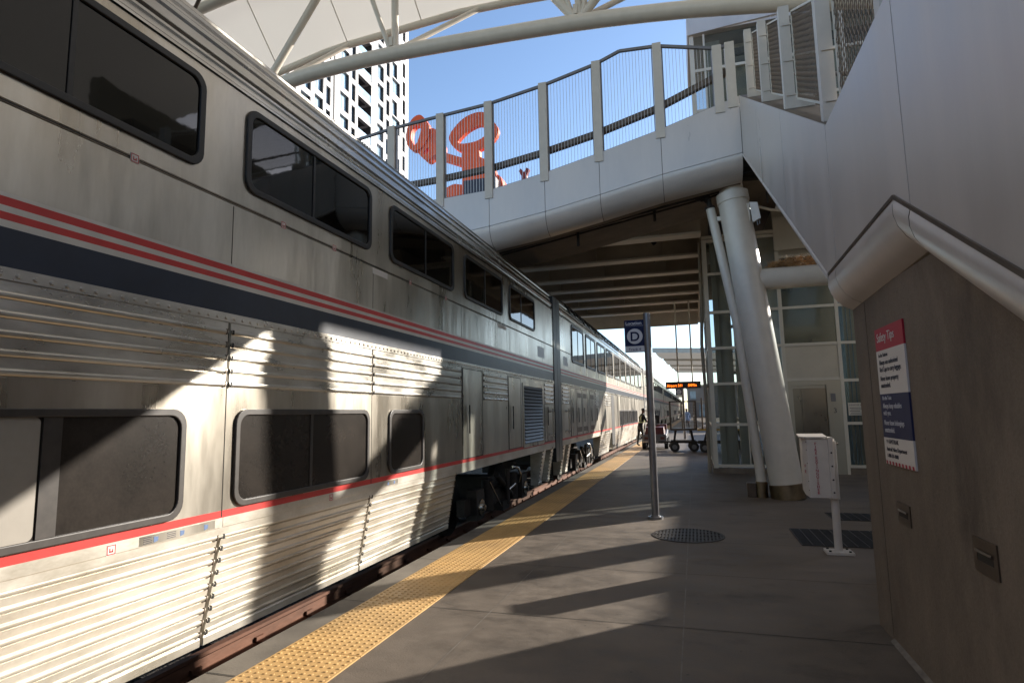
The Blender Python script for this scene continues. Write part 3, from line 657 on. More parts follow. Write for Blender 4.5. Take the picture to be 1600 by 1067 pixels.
# the part above the deck
m = MB(); m.box(.36, 6.4, 16.7, 19.6, 12.25, 13.1); m.add([(.34,16.65,12.20),(6.45,16.65,12.6),(6.45,16.65,13.2),(.34,16.65,13.2),(.34,19.7,12.20),(6.45,19.7,12.6),(6.45,19.7,13.2),(.34,19.7,13.2)],[(0,1,2,3),(7,6,5,4),(0,4,5,1),(2,6,7,3),(0,3,7,4),(1,5,6,2)]); PI_(m.build('roof_fascia', M['panel']), et)
m = MB(); m.box(.38,.50,16.72,16.84,7.31,12.2); m.box(.75,.80,16.72,16.8,7.31,12.2); m.box(2.2,2.3,16.72,16.8,7.31,12.3); m.box(4.2,4.3,16.72,16.8,7.31,12.3)
for z in (8.6, 9.9, 11.1): m.box(.5,6.3,16.73,16.79,z,z+.08)
PI_(m.build('upper_mullions', M['frame']), et)
m = MB(); m.box(.5,6.3,16.80,16.815,7.31,12.2); m.box(.42,.435,16.84,19.5,7.31,12.2); PI_(m.build('upper_glass', M['glass']), et)
m = MB(); m.box(1.25,3.4,17.5,19.4,7.31,12.2); m.box(.8,1.2,17.0,17.3,7.31,12.1); m.box(3.6,6.2,17.3,19.4,7.31,12.2); PI_(m.build('upper_shaft', M['core']), et)
m = MB(); m.box(1.3,6.2,16.95,17.05,11.55,11.75); m.box(1.9,2.0,17.0,17.1,7.31,12.2); PI_(m.build('inner_beam', M['bronze']), et)
m = MB(); m.box(1.15,1.7,17.0,17.1,9.0,9.5); PI_(m.build('yellow_notice', M['yellow']), et)

# ================================================================== CANOPY with arched truss
cn = empty('canopy', (-6, 12.5, 11), 0, 'white tensile membrane roof on an arched steel pipe truss high over the train', 'canopy')
YC = 12.5
lo_ = interp([(-13,9.6),(-11.2,10.15),(-9.7,10.45),(-8.2,10.55),(-6.7,10.57),(-5.1,10.52),(-3.6,10.46),(-2.0,10.38),(-.5,10.25),(1,10.07),(2.7,9.80),(4.5,9.45),(7,8.9)])
pts = [(-13 + k*.5, YC, 0) for k in range(41)]
pts = [(x, y, sum(lo_(x+dx) for dx in (-.6,-.3,0,.3,.6))/5) for x, y, _ in pts]
m = MB(); m.tube(pts, .18, 24); PI_(m.build('lower_chord', M['whitepaint']), cn)
up_ = lambda x: 13.3 - .012*(x+6)**2
m = MB(); m.tube([(-13+k, YC-.3, up_(-13+k)+.1) for k in range(19)], .14, 14); PI_(m.build('upper_chord', M['whitepaint']), cn)
ed = interp([(-16,10.6),(-11.2,11.75),(-9.4,12.10),(-7.0,12.25),(-5.5,12.35),(-4,12.32),(-2,12.2),(1,11.9),(6,11.2),(14,10)])
YE = 13.9
m = MB(); m.tube([(-16+k*.7, YE, ed(-16+k*.7)) for k in range(26)], .10, 12); PI_(m.build('edge_tube', M['whitepaint']), cn)
def mem(u, v):
    x = -16 + u*30; y = YE - v*22.0; z = ed(x) + .07 + (up_(x)+.35-ed(x)) * min(1, v*22/1.7) + max(0, v*22-1.7)*.15 - .10*abs(math.sin(u*PI*8))*math.sin(PI*min(1,v*2))
    return (x, y, z)
m = MB(); m.grid(mem, 60, 60); PI_(m.build('membrane', M['membrane'], fix=False), cn)
m = MB()
for x in (-13,-11.2,-8.9,-6.6,-4.3,-2.0,.3,2.6):
    u = (x+16)/30; m.tube([Vector(mem(u, v/40))+Vector((0,0,-.10)) for v in range(0, 41)], .016, 6, cap=False)
PI_(m.build('membrane_seam', M['whitepaint']), cn)
nodes = [-10.6, -6.68, -2.05, 2.4]
def strut(a, b, r): 
    m = MB(); m.tube([a, b], r, 14); PI_(m.build('web_strut', M['whitepaint']), cn)
for i, x in enumerate(nodes):
    z = lo_(x); b = (x,YC,z+.05)
    strut(b,(x+1.75,YE,ed(x+1.75)),.07)
    if i: strut(b,(x+.02,YC-.1,up_(x)+.1),.09); strut((x-.1,YC,z),(x-.95,YC-.6,up_(x-.9)+.2),.06)
    if i != 1: strut(b,(x+2.4,YC-.2,up_(x+2.4)+.1),.10)
    if i == 2: strut((x-.05,YC,z+.05),(x-2.3,YC-.3,up_(x-2.3)+.1),.11); strut((x+.05,YC,z),(x+.75,YC-.6,up_(x+.7)+.2),.06)
m = MB()
for x in nodes[1:]: m.box(x-.12,x-.02,YC-.12,YC+.02,lo_(x)+.15,lo_(x)+.38)
PI_(m.build('strut_bracket', M['whitepaint']), cn)
m = MB(); m.tube([(-12.6,12.0,12.6),(-8.6,10.0,14.2),(-4,9.0,15)],.05,8); PI_(m.build('stay_cable', M['bronze']), cn)

# far canopy
fc = empty('canopy', (2, 60, 7.6), 0, 'beige scalloped station canopy far down the platform behind the LED sign', 'canopy')
fm = lambda u, v: (-3.7 + u*22, 60 + v*90, 7.75 - u*1.1*(1-.3*v) + v*3.3 + .9*abs(math.sin(v*PI*4))*(-.35))
m = MB(); m.grid(fm, 14, 48); PI_(m.build('membrane', M['membrane2'], fix=False), fc)
m = MB()
for k in range(5): m.tube([Vector(fm(u/14, k/4))+Vector((0,0,-.1)) for u in range(15)], .16, 8)
PI_(m.build('rib', M['flange']), fc)
m = MB()
for k in range(5):
    p = Vector(fm(.95, k/4)); m.tube([(p.x,p.y,0),(p.x,p.y,p.z)], .25, 10)
PI_(m.build('leg', M['whitepaint']), fc)
m = MB(); m.add([(-3.7,59.8,7.75),(18.3,59.8,6.65),(18.3,59.8,6.2),(-3.7,59.8,7.3)],[(0,1,2,3)]); PI_(m.build('edge_trim', M['flange']), fc)
# unseen masses added behind the camera and at right to cut sky fill
o = None
e = empty('station_building', (0, -34, 0), 0, 'brown brick station building behind the camera', 'building')
m = MB(); m.box(-30, 12.5, -50, -34, -.5, 9); PI_(m.build('wall', M['girder']), e)
m = MB(); m.box(-31, 13, -51, -33.7, 9.001, 9.6); PI_(m.build('cornice', M['beige']), e)
e = empty('parking_structure', (14, -10, 0), 0, 'concrete parking structure beyond the far track', 'building')
m = MB(); m.box(14, 30, -30, 1.0, -.5, 14); PI_(m.build('wall', M['girder']), e)
m = MB(); m.box(13.9, 13.99, -29, .9, 3.6, 4.6); m.box(13.9, 13.99, -29, .9, 7.2, 8.2); m.box(13.9, 13.99, -29, .9, 10.8, 11.8); PI_(m.build('parapet', M['beige']), e)
for k, (x, y0, y1, h, mt) in enumerate(((58,-80,20,22,'beige'),(56,26,95,23,'girder'),(60,101,190,21,'beige'),(62,197,330,24,'girder'))):  # skyline blocks added to hide low bright sky mirrored in the train
    e = empty('office_building', (x, y0, 0), 0, ['brown office block far right behind the parking structure','dark brown office block across the tracks behind the elevator tower','beige office block beyond the brown one, seen through the tower glass','most distant brown office block on the right of the station'][k], 'building')
    m = MB(); m.box(x, x+20, y0, y1, -.5, h); PI_(m.build('wall', M[mt]), e)
    for q in range(5):
        m = MB(); m.box(x-.05, x-.001, y0+2, y1-2, 2+q*4, 4.2+q*4); PI_(m.build('window_band', M['tower_dark']), e)
# pale building at the end
pb = empty('pale_building', (4, 150, 0), 0, 'pale low building closing the view beyond the luggage carts', 'building')
m = MB(); m.box(-1.6, 30, 150, 170, -.5, 7.2); PI_(m.build('wall', M['tower']), pb)
m = MB(); m.box(-1.9, 30.3, 149.8, 170, 7.2, 7.7); m.box(-1.6,30,149.9,149.98,3.6,3.8); PI_(m.build('cornice', M['beige']), pb)
m = MB(); m.box(1.0,3.4,149.9,149.99,.2,3.0); m.box(-.9,.4,149.9,149.99,4.3,6.2); PI_(m.build('window', M['tower_glass']), pb)

# ================================================================== TOWER BLOCK
S = 1.41
tw = empty('apartment_tower', (-30.3*S, 52*S, 0), 0, 'tall white apartment tower with staggered windows and stacked balconies behind the train', 'building')
XF = -30.3*S
m = MB()
def fy(y): return y*S
wins = []     # (y0,y1,z0,z1,type)
P_ = 2.25
cols = [(38.0,39.6,'w',.3),(40.2,41.6,'w',.9),(42.1,43.4,'w',.2),(43.8,44.5,'n',.8),(46.0,47.5,'w',.1),(47.95,48.65,'n',.55),(52.85,54.2,'w',0),(54.75,55.5,'n',.9),(58.55,59.2,'n',1.2)]
zb0 = 12.0
rects = []
for k in range(22):
    z1 = 38.9 + P_*(8-k)
    if z1 < 14: break
    for (a, b, t, off) in cols:
        zz = z1 - off; aa, bb = a, b
        if t == 'w' and k % 3 == 1 and a > 50: aa = a + .1
        rects.append((aa, bb, zz-1.72, zz, t))
    off = [0,.35][k % 2]; a, b = ((56.05,57.25) if k % 2 else (56.05,57.9))
    rects.append((a, b, z1-off-1.75+.2, z1-off+.2, 'w'))
    rects.append((49.1, 51.65, z1-3.1, z1-3.1+1.95, 'b'))
tz = lambda z: EYE + (z-EYE)*S
ZT = 58*S
# wall as vertical piers/spandrels: build by columns
byc = {}
for r_ in rects: byc.setdefault((round(r_[0],2), round(r_[1],2)), []).append(r_)
colsets = {}
for r_ in rects:
    key = 'A' if r_[0] in (56.05,) else r_[0] if r_[0] not in (52.95,) else 52.85
    colsets.setdefault(key, []).append(r_)
D = .55
keys = sorted([k for k in colsets if k != 'A']) + ['A']
segs = sorted([(min(r_[0] for r_ in v), max(r_[1] for r_ in v), v) for v in colsets.values()])
yprev = 34.0
rest = MB()
for (a, b, v) in segs:
    m.box(XF-3*S, XF, fy(yprev), fy(a), 0, ZT)
    v = sorted(v, key=lambda r_: r_[2]); zp = 0
    for r_ in v:
        z0, z1 = tz(r_[2]), tz(r_[3])
        if z0 > zp: m.box(XF-D, XF, fy(a)+.001, fy(b)-.001, zp, z0)
        if r_[0] > a+.01: m.box(XF-D, XF, fy(a)+.001, fy(r_[0]), z0, z1)
        if r_[1] < b-.01: m.box(XF-D, XF, fy(r_[1]), fy(b)-.001, z0, z1)
        vis = 15 < r_[2] and r_[0] > 42 and (r_[3]-EYE)/max(1,r_[0]) < .80 and (r_[2]-EYE) > .42*r_[0]
        q = MB() if vis else rest
        if r_[4] == 'b':
            q.mi = 0; q.box(XF-2.4, XF-2.3, fy(a), fy(b), z0, z1); q.box(XF-2.3, XF-.02, fy(b)-.06, fy(b)-.02, z0, z1)  # dark back and far side put the balcony's recess shade into the colour
            q.mi = 1; q.box(XF-.08, XF-.05, fy(a)+.02, fy(b)-.08, z0, z0+1.15)
            if vis: PI_(q.build('balcony', [M['tower_dark'], M['tower_glass'], M['tower']], fix=False), tw)
        else:
            q.mi = 1; q.box(XF-D+.1, XF-D+.14, fy(r_[0])+.01, fy(r_[1])-.01, z0, z1)
            q.mi = 0; q.box(XF-D+.05, XF-.03, fy(r_[1])-.12, fy(r_[1])-.02, z0, z1)  # dark strip at the far jamb stands for the recess shadow
            if r_[4] == 'w': q.mi = 2; q.box(XF-D+.14, XF-D+.18, (fy(r_[0])+fy(r_[1]))/2-.03, (fy(r_[0])+fy(r_[1]))/2+.03, z0, z1)
            if vis: PI_(q.build('window', [M['tower_dark'], M['tower_glass'], M['tower']], fix=False), tw)
        zp = z1
    m.box(XF-D, XF, fy(a)+.001, fy(b)-.001, zp, ZT)
    yprev = b
m.box(XF-3*S, XF, fy(yprev), fy(60.0), 0, ZT); m.box(XF-25, XF-3.01*S, fy(34), fy(60), 0, ZT)
m.box(XF+.002, XF+.06, fy(44.72), fy(45.0), 0, ZT) if False else None
PI_(m.build('facade', M['tower'], fix=False), tw)
g = PI_(rest.build('window', [M['tower_dark'], M['tower_glass'], M['tower']], fix=False), tw); g['kind'] = 'stuff'
mm_ = MB(); mm_.box(XF-.3, XF+.05, fy(44.9), fy(45.1), 0, ZT); PI_(mm_.build('dark_joint', M['tower_dark']), tw)

# ================================================================== RED SCULPTURE
su = empty('sculpture', (-6.2, 16, 7.3), 0, 'abstract orange-red loop sculpture standing behind the footbridge railing', 'sculpture')
def blob(outer, inner, y0, y1, name):
    # outline rings with a hole, given as matching-length closed curves (x,z)
    def res(poly, n):
        P = [Vector(p) for p in poly]; out = []
        k = len(P)
        for i in range(n):
            t = i/n*k; j = int(t); f = t-j
            p0, p1, p2, p3 = P[(j-1) % k], P[j % k], P[(j+1) % k], P[(j+2) % k]
            out.append(tuple(.5*((2*p1)+(p2-p0)*f+(2*p0-5*p1+4*p2-p3)*f*f+(3*p1-p0-3*p2+p3)*f**3)))
        return out
    n = 48; o = res(outer, n); i_ = res(inner, n)
    m = MB(); vs = [(p[0],y0,p[1]) for p in o]+[(p[0],y0,p[1]) for p in i_]+[(p[0],y1,p[1]) for p in o]+[(p[0],y1,p[1]) for p in i_]
    fs = []
    for k in range(n):
        j = (k+1) % n; fs += [(k,j,n+j,n+k),(2*n+k,3*n+k,3*n+j,2*n+j),(k,2*n+k,2*n+j,j),(n+k,n+j,3*n+j,3*n+k)]
    m.add(vs, fs); return PI_(m.build(name, M['sculpt']), su)
blob([(-5.25,10.20),(-5.62,10.60),(-6.15,10.55),(-6.55,10.25),(-6.72,9.95),(-6.55,9.62),(-6.2,9.42),(-5.75,9.42),(-5.35,9.60),(-5.14,9.9)],
     [(-5.52,10.08),(-5.72,10.20),(-6.02,10.12),(-6.24,9.98),(-6.42,9.80),(-6.34,9.72),(-6.12,9.70),(-5.86,9.72),(-5.64,9.80),(-5.50,9.93)], 16.0, 16.16, 'large_loop')
blob([(-7.35,10.45),(-7.62,10.80),(-7.92,10.70),(-8.10,10.30),(-8.08,9.95),(-7.90,9.70),(-7.62,9.72),(-7.45,9.9),(-7.36,10.05),(-7.32,10.25)],
     [(-7.62,10.40),(-7.74,10.48),(-7.88,10.40),(-7.94,10.18),(-7.92,9.98),(-7.84,9.86),(-7.74,9.92),(-7.68,10.05),(-7.64,10.18),(-7.60,10.30)], 15.9, 16.12, 'small_loop')
blob([(-7.0,10.05),(-7.2,10.32),(-7.5,10.25),(-7.72,9.95),(-7.75,9.7),(-7.62,9.48),(-7.42,9.33),(-7.2,9.45),(-7.0,9.5),(-6.9,9.7)],
     [(-7.35,9.66),(-7.40,9.72),(-7.47,9.70),(-7.53,9.62),(-7.56,9.55),(-7.50,9.54),(-7.45,9.55),(-7.40,9.57),(-7.36,9.60),(-7.34,9.63)], 15.95, 16.3, 'lower_loop')
m = MB(); m.prism([(-7.1,9.62),(-6.25,9.25),(-6.2,8.98),(-7.1,9.38)],1,16.0,16.25)
m.prism([(-6.3,9.60),(-5.75,9.58),(-5.72,9.20),(-5.3,8.95),(-5.2,8.5),(-5.6,8.2),(-6.28,8.2),(-6.3,9.0)],1,15.97,16.20)
PI_(m.build('trunk', M['sculpt']), su)
blob([(-5.05,8.3),(-5.25,8.62),(-6.2,8.45),(-6.6,8.5),(-6.95,8.3),(-6.95,7.8),(-6.4,7.4),(-5.9,7.35),(-5.3,7.4),(-5.05,7.9)],
     [(-5.5,7.9),(-5.6,7.95),(-5.8,7.95),(-6.0,7.95),(-6.1,7.9),(-6.1,7.8),(-6.0,7.75),(-5.8,7.75),(-5.6,7.75),(-5.5,7.8)], 16.05, 16.6, 'foot_loop')
m = MB(); m.box(-6.15,-5.15,15.7,15.99,7.35,8.42); tag(m.build('plinth_box', mat('navy_box',(.02,.03,.06),.5), bevel=.02), 'dark blue box standing on the deck in front of the red sculpture', 'box')
m = MB(); m.prism([(-4.62,7.3),(-4.3,7.3),(-4.3,8.45),(-4.22,8.62),(-4.30,8.68),(-4.38,8.55),(-4.48,8.68),(-4.54,8.60),(-4.46,8.45),(-4.46,8.28),(-4.62,8.26)],1,16.0,16.12); tag(m.build('fire_hydrant', mat('dark_red',(.22,.012,.012),.5)), 'small dark red standpipe standing right of the red sculpture', 'standpipe')
#--TRAIN
# ================================================================== TRAIN
MATS = [M['steel'], M['red_stripe'], M['white_stripe'], M['blue_stripe'], M['steel_roof'], M['black'], M['steel_lo'], M['steel_c']]
def roofprof(lounge=False):
    ctrl = [(0,4.14),(-.01,4.30),(-.04,4.43),(-.09,4.545),(-.17,4.66),(-.27,4.735),(-.45,4.79),(-.95,4.85),(-1.57,4.87)]
    P = [Vector(p) for p in ctrl]; out = []
    for i in range(len(P)-1):
        Lg = (P[i+1]-P[i]).length; n = max(1, round(Lg/.02))
        for k in range(n): out.append(P[i].lerp(P[i+1], k/n))
    out.append(P[-1]); s = 0; res = []
    for i, p in enumerate(out):
        if i: s += (p-out[i-1]).length
        d = (out[min(i+1,len(out)-1)] - out[max(i-1,0)]).normalized(); nrm = Vector((d.y, -d.x))
        if nrm.x < 0: nrm = -nrm if nrm.y < 0 else nrm
        off = 0
        if s < 1.25:
            ph = (s % .125)/.125; off = .014 if ph < .22 else (-.006 if .62 < ph < .72 else 0)
        res.append((p.x + nrm.x*off, p.y + nrm.y*off))
    return res
ROOF = roofprof()
def side_profile():
    z = [(0,.79,6),(0,.925,1),(0,.975,0),(0,2.32,0),(0,2.39,3),(0,2.59,2),(0,2.627,1),(0,2.667,2),(0,2.70,1),(0,2.745,2),(0,2.765,0),(0,3.218,5),(-.010,3.224,0),(-.004,3.232,5),(-.004,3.240,0),(0,3.246,0),(0,4.14,0)]
    return z
def corr(z0, z1, n, x0, x1, d=.013):
    # profile points from top z1 to bottom z0; n beads
    pts = []; p = (z1-z0)/n
    for k in range(n):
        zt = z1 - k*p
        for f, dd in ((0,0),(.50,0),(.515,.35),(.56,.85),(.63,1),(.74,1),(.83,.75),(.90,.25),(.905,-.35),(.96,-.35),(.97,0)):
            z = zt - f*p; t = (z1-z)/(z1-z0); pts.append((x0+(x1-x0)*t + d*dd, z))
    pts.append((x1, z0)); return pts
def window(root, y0, y1, z0, z1, div=(), name='upper_window', fmat='rubber', pmat='pane', blind=None, r=.11, fw=.045, detail=True, dw=.03):
    m = MB(); ring(m, rrect(y0,y1,z0,z1,r), rrect(y0+fw,y1-fw,z0+fw,z1-fw,r-fw*.6), 0, .001, .022)
    f = m.build(name, M[fmat], root, bevel=.006 if detail else 0)
    edges = [y0+fw-.004] + [q for d_ in div for q in (d_-dw/2, d_+dw/2)] + [y1-fw+.004]
    m = MB(); P = rrect(y0+fw-.002,y1-fw+.002,z0+fw-.002,z1-fw+.002,r-fw*.6)
    m.prism(P, 0, .003, .0055); m.build('pane', M[pmat], f)
    if blind is not None:
        m = MB(); m.prism(rrect(y0+fw,blind,z0+fw,z1-fw,.03),0,.0058,.0068); m.build('blind', M['blind'], f)
    if div:
        m = MB()
        for d_ in div: m.box(.0058,.013,d_-dw/2,d_+dw/2,z0+fw+.001,z1-fw-.001)
        m.build('divider', M[fmat] if detail else M['rubber'], f)
    return f
def corr_panel(root, y0, y1, z0, z1, n, mt, name, x0=.002, x1=.002, ends=True):
    m = MB(); m.strip(corr(z0, z1, n, x0, x1), y0, y1, smooth=False)
    p = (z1-z0)/n
    if ends:
        m.mi = 1
        for k in range(n):
            z = z1 - (k+.7)*p; t = (z1-z)/(z1-z0); x = x0+(x1-x0)*t; m.box(x, x+.016, y0+.008, y0+.024, z-.017, z+.017)
        m.mi = 2
        for k in range(n):
            z = z1 - (k+.7)*p; t = (z1-z)/(z1-z0); x = x0+(x1-x0)*t; m.box(x-.005, x+.015, y1-.018, y1-.008, z-.02, z+.02)
        m.mi = 0
        m.box(x0-.004,x0+.004,y0-.001,y0+.005,z0,z1) if x0==x1 else None
    return m.build(name, [mt, M['black'], M['bronze']], root)
def truck(root, yc):
    f = MB(); f.box(-.35,-.22, yc-1.75, yc+1.75, .05, .30); f.box(-2.9,-2.77, yc-1.75, yc+1.75, .05, .30); f.box(-2.7,-.36,yc-.25,yc+.25,.1,.5)
    for s_y in (-1.3, 1.3):
        f.box(-.30,-.12, yc+s_y-.18, yc+s_y+.18, -.05, .42); f.tube([(-.2,yc+s_y*.55,.0),(-.2,yc+s_y*.55,.5)], .11, 10)
    f.tube([(-.16,yc-.35,.55),(-.16,yc+.5,.12)],.05,8); f.tube([(-.10,yc+.1,.62),(-.10,yc+.1,.0)],.045,8); f.box(-.28,-.1,yc-.2,yc+.2,-.08,.08)
    t = f.build('truck', M['under'], root)
    for s_y in (-1.3, 1.3):
        m = MB(); m.tube([(-.79,yc+s_y,.14),(-.66,yc+s_y,.14)], .46, 28); m.tube([(-2.55,yc+s_y,.14),(-2.4,yc+s_y,.14)], .46, 20); m.tube([(-2.5,yc+s_y,.14),(-.6,yc+s_y,.14)],.09,8); m.build('wheel', M['under'], t)
        m = MB(); m.tube([(-.13,yc+s_y,.14),(-.09,yc+s_y,.14)],.13,14); m.tube([(-.1,yc+s_y-.02,.14),(-.03,yc+s_y-.02,.14)],.05,10); m.build('axle_cap', M['chrome'], t)
    m = MB(); m.tube([(-.12,yc+.5,.62),(-.05,yc+.62,.60),(-.05,yc+.80,.45),(-.1,yc+.82,.3)],.022,8); m.build('brake_hose', M['chrome'], t); m = MB(); m.tube([(-.1,yc-.9,.5),(-.08,yc-.35,.02)],.014,6); m.build('brake_rod', M['chrome'], t); m = MB(); m.tube([(-.08,yc+.1,.25),(-.02,yc+.3,.33)],.03,8); m.build('brake_rod', M['chrome'], t)
def make_car(name, label, spec, L_=25.9, detail=True):
    root = empty(name, (0,0,0), 0, label, 'train car')
    m = MB(); sp = side_profile(); near = [(x,z) for x,z,_ in sp]; mts = [a for _,_,a in sp[:-1]]
    m.strip(near, 0, L_, mts)
    m.strip(ROOF, 0, L_, [4]*(len(ROOF)-1)) if not spec.get('roofgap') else m.strip(ROOF, 0, L_, [4]*(len(ROOF)-1))
    far = [(-3.14-x, z) for x, z in near]; m.strip(far, 0, L_, mts)
    fr_ = [(-3.14-x, z) for x, z in ROOF]; m.strip(fr_[::4]+[fr_[-1]], 0, L_, [4]*(len(fr_[::4])))
    m.mi = 0; cap = near + ROOF[1:] + fr_[::-1][1:] + far[::-1][1:]
    for y in (0, L_): m.add([(x,y,z) for x,z in cap], [tuple(range(len(cap)))])
    m.mi = 5; m.quad((0,0,.795),(-3.14,0,.795),(-3.14,L_,.795),(0,L_,.795))
    m.build('body', MATS, root, merge=True, fix=True)
    for a, b in spec['corr']: corr_panel(root, a, b, 1.84, 2.318, 5, M['steel_c'], 'corrugated_panel', .002, .002, detail)
    for a, b in spec['skirt']:
        o = corr_panel(root, a, b, .11, .85, 9, M['steel_lo'], 'side_skirt', -.002, -.135, detail)
    for a, b in spec['skirt']:
        m = MB(); m.strip([(.002,.924),(.002,.86),(-.002,.85)], a, b); m.strip([(-.135,.11),(-.128,.10),(-.130,.05),(-.16,.045),(-.30,.045)], a, b)
        m.quad((-.01,a+.0,.8),(-.30,a+.0,.8),(-.30,a+.0,.05),(-.14,a,.05)); m.quad((-.01,b,.8),(-.30,b,.8),(-.30,b,.05),(-.14,b,.05))
        m.build('skirt_sill', M['steel_lo'], root)
    m = MB()
    for a, b in zip(spec['skirt'][:-1], spec['skirt'][1:]):
        m = MB()
        if b[0]-a[1] < .1: m.add([(-.03,a[1],.9),(-.03,b[0],.9),(-.17,b[0],.1),(-.17,a[1],.1)],[(0,1,2,3)])
        if m.v: m.build('seam_backing', M['bronze'], root)
    # rivet strip
    m = MB(); m.box(.0005,.010,0,L_,2.325,2.388)
    if detail:
        y = spec.get('riv0', 0)
        while y < L_-.1:
            z = 2.352; n = 6; r0 = .0155
            vs = [(.010, y+r0*math.cos(2*PI*q/n), z+r0*math.sin(2*PI*q/n)) for q in range(n)]+[(.020, y+r0*.6*math.cos(2*PI*q/n), z+r0*.6*math.sin(2*PI*q/n)) for q in range(n)]
            m.add(vs, [(q,(q+1)%n,n+(q+1)%n,n+q) for q in range(n)]+[tuple(range(n,2*n))]); y += .083
    m.build('rivet_strip', M['steel_c'], root)
    for a in spec['up']: window(root, a[0], a[1], a[2] if len(a) > 3 else 3.37, a[3] if len(a) > 3 else 4.06, a[-1], detail=detail, fw=.085 if len(a) > 3 else .05, dw=.06 if len(a) > 3 else .03)
    for a in spec['low']: window(root, a[0], a[1], .98, 1.69, a[2], 'lower_window', 'gasket', 'pane_dusty', blind=a[3] if len(a) > 3 else None, detail=detail, dw=a[4] if len(a) > 4 else .035)
    for (a, b, z0, z1, vents) in spec['doors']:
        m = MB(); m.box(-.002,.004,a,b,z0,z1); d = m.build('door_panel', M['steel'], root)
        m = MB()
        for q in (a, b): m.box(.001,.0055,q-.009,q+.009,z0,z1)
        m.box(.001,.0055,a,b,z1-.006,z1+.006); m.box(.001,.0055,a,b,z0-.006,z0+.006); m.build('door_gap', M['black'], d)
        m = MB(); m.tube([(.03,a+(b-a)*.25,z0+.36),(.03,a+(b-a)*.25,z0+.78)],.011,6); m.build('handle', M['black'], d)
        if vents:
            m = MB()
            for z in (z0+.08, z1-.25): m.box(.004,.008,a+.12,b-.12,z,z+.14)
            m.build('vent_plate', M['bronze'], d)
    for (a, b, z0, z1) in spec.get('louvre', []):
        m = MB(); ring(m, [(a-.07,z0-.07),(b+.07,z0-.07),(b+.07,z1+.06),(a-.07,z1+.06)], [(a,z0),(b,z0),(b,z1),(a,z1)], 0, .001, .016); m.mi = 1; m.box(.0005,.003,a,b,z0,z1); m.mi = 2
        n = 17
        for k in range(n):
            z = z0+(k+.5)*(z1-z0)/n; m.add([(.004,a,z+.028),(.034,a,z-.018),(.034,b,z-.018),(.004,b,z+.028)],[(0,1,2,3)])
        m.build('louvre_grille', [M['steel'], M['black'], M['grey']], root)
    for q in spec.get('grab', []):
        m = MB(); m.tube([(.09,q,1.08),(.09,q,1.72)],.016,8)
        for z in (1.14,1.66): m.tube([(0,q,z),(.12,q,z)],.02,8); m.box(0,.03,q-.08,q+.03,z-.03,z+.03)
        m.build('grab_handle', M['chrome'], root)
    for (a, b, z0, z1, mt) in spec.get('plates', []):
        m = MB(); m.box(.0005,.0022,a,b,z0,z1); m.build('label_plate', M[mt], root)
    for q in spec.get('trucks', []): truck(root, q)
    # vertical panel seams
    if detail:
        for q in spec.get('seams', []): m = MB(); m.box(.0003,.0016,q-.004,q+.004,.93,2.32); m.box(.0003,.0016,q-.003,q+.003,2.765,3.21); m.build('panel_seam', M['groove'], root)
    return root
A0 = -11.7
def sh(l, d): return [tuple(list((a[0]+d, a[1]+d)) + list(a[2:])) for a in l]
def lo_l(a): return a
spA = dict(
 corr=sh([(-1.2,1.20),(1.23,3.545),(3.575,5.60),(5.63,8.14),(9.10,10.42),(13.22,14.12)],11.7),
 skirt=sh([(-1.2,1.20),(1.23,3.545),(3.575,5.60),(5.63,7.95),(13.0,13.3),(13.8,14.05)],11.7),
 up=[(a+11.7,b+11.7,[c+11.7]) for a,b,c in ((-.96,.93,-.02),(1.35,3.24,2.29),(3.66,5.55,4.53),(5.97,7.87,6.92),(8.28,10.18,9.23),(10.60,12.46,11.4))],
 low=[(-.95+11.7,.94+11.7,[11.7]),(1.31+11.7,3.20+11.7,[2.335+11.7],2.275+11.7,.10),(3.65+11.7,5.55+11.7,[4.575+11.7]),(5.97+11.7,6.86+11.7,[])],
 doors=[(8.20+11.7,9.05+11.7,.98,2.30,0),(10.47+11.7,11.27+11.7,.98,2.30,0),(13.2+11.7,14.1+11.7,.98,1.82,0)],
 louvre=[(11.48+11.7,12.98+11.7,1.02,2.17)], grab=[13.65+11.7],
 plates=[(5.60+11.7,5.93+11.7,3.15,3.215,'sign_white'),(9.9+11.7,10.4+11.7,3.14,3.21,'sign_white'),(12.7+11.7,13.3+11.7,2.86,3.10,'sign_grey'),(2.9+11.7,3.5+11.7,.862,.918,'steel'),(5.9+11.7,6.2+11.7,.865,.915,'steel')],
 trucks=[10.55+11.7, 3.4], seams=[q+11.7 for q in (-1.1,1.215,3.56,5.615,8.17,10.44,13.1)], riv0=.03)
carA = make_car('passenger_car', 'nearest double-deck stainless steel train car with dusty lower windows and dark upper windows', spA)
# small pictogram stickers
for q, z in ((2.72,3.235),(4.13,3.235),(4.88,3.235),(2.72,.885),(4.9,.885),(6.5,3.235),(7.6,3.235)):
    y = q + 11.7; m = MB()
    m.mi = 0; m.box(.0012,.0028,y-.03,y+.03,z-.03,z+.03); m.mi = 1
    for a,b,c,d in ((-.027,.027,.022,.027),(-.027,.027,-.027,-.022),(-.027,-.022,-.027,.027),(.022,.027,-.027,.027),(-.012,.012,-.014,-.006),(-.012,-.006,-.014,.010),(.006,.012,-.014,.004)): m.box(.0028,.0036,y+a,y+b,z+c,z+d)
    m.build('exit_pictogram', [M['sign_white'], M['red_stripe']], carA)
sbm = mat('sticker_blue',(.10,.16,.30),.5)
for y in (3.02+11.7,3.22+11.7,3.42+11.7,5.98+11.7,6.12+11.7): m = MB(); m.prism([(y-.018,.905),(y+.018,.90),(y+.014,.875),(y-.016,.868)],0,.0024,.0032); m.build('blue_symbol', sbm, carA)
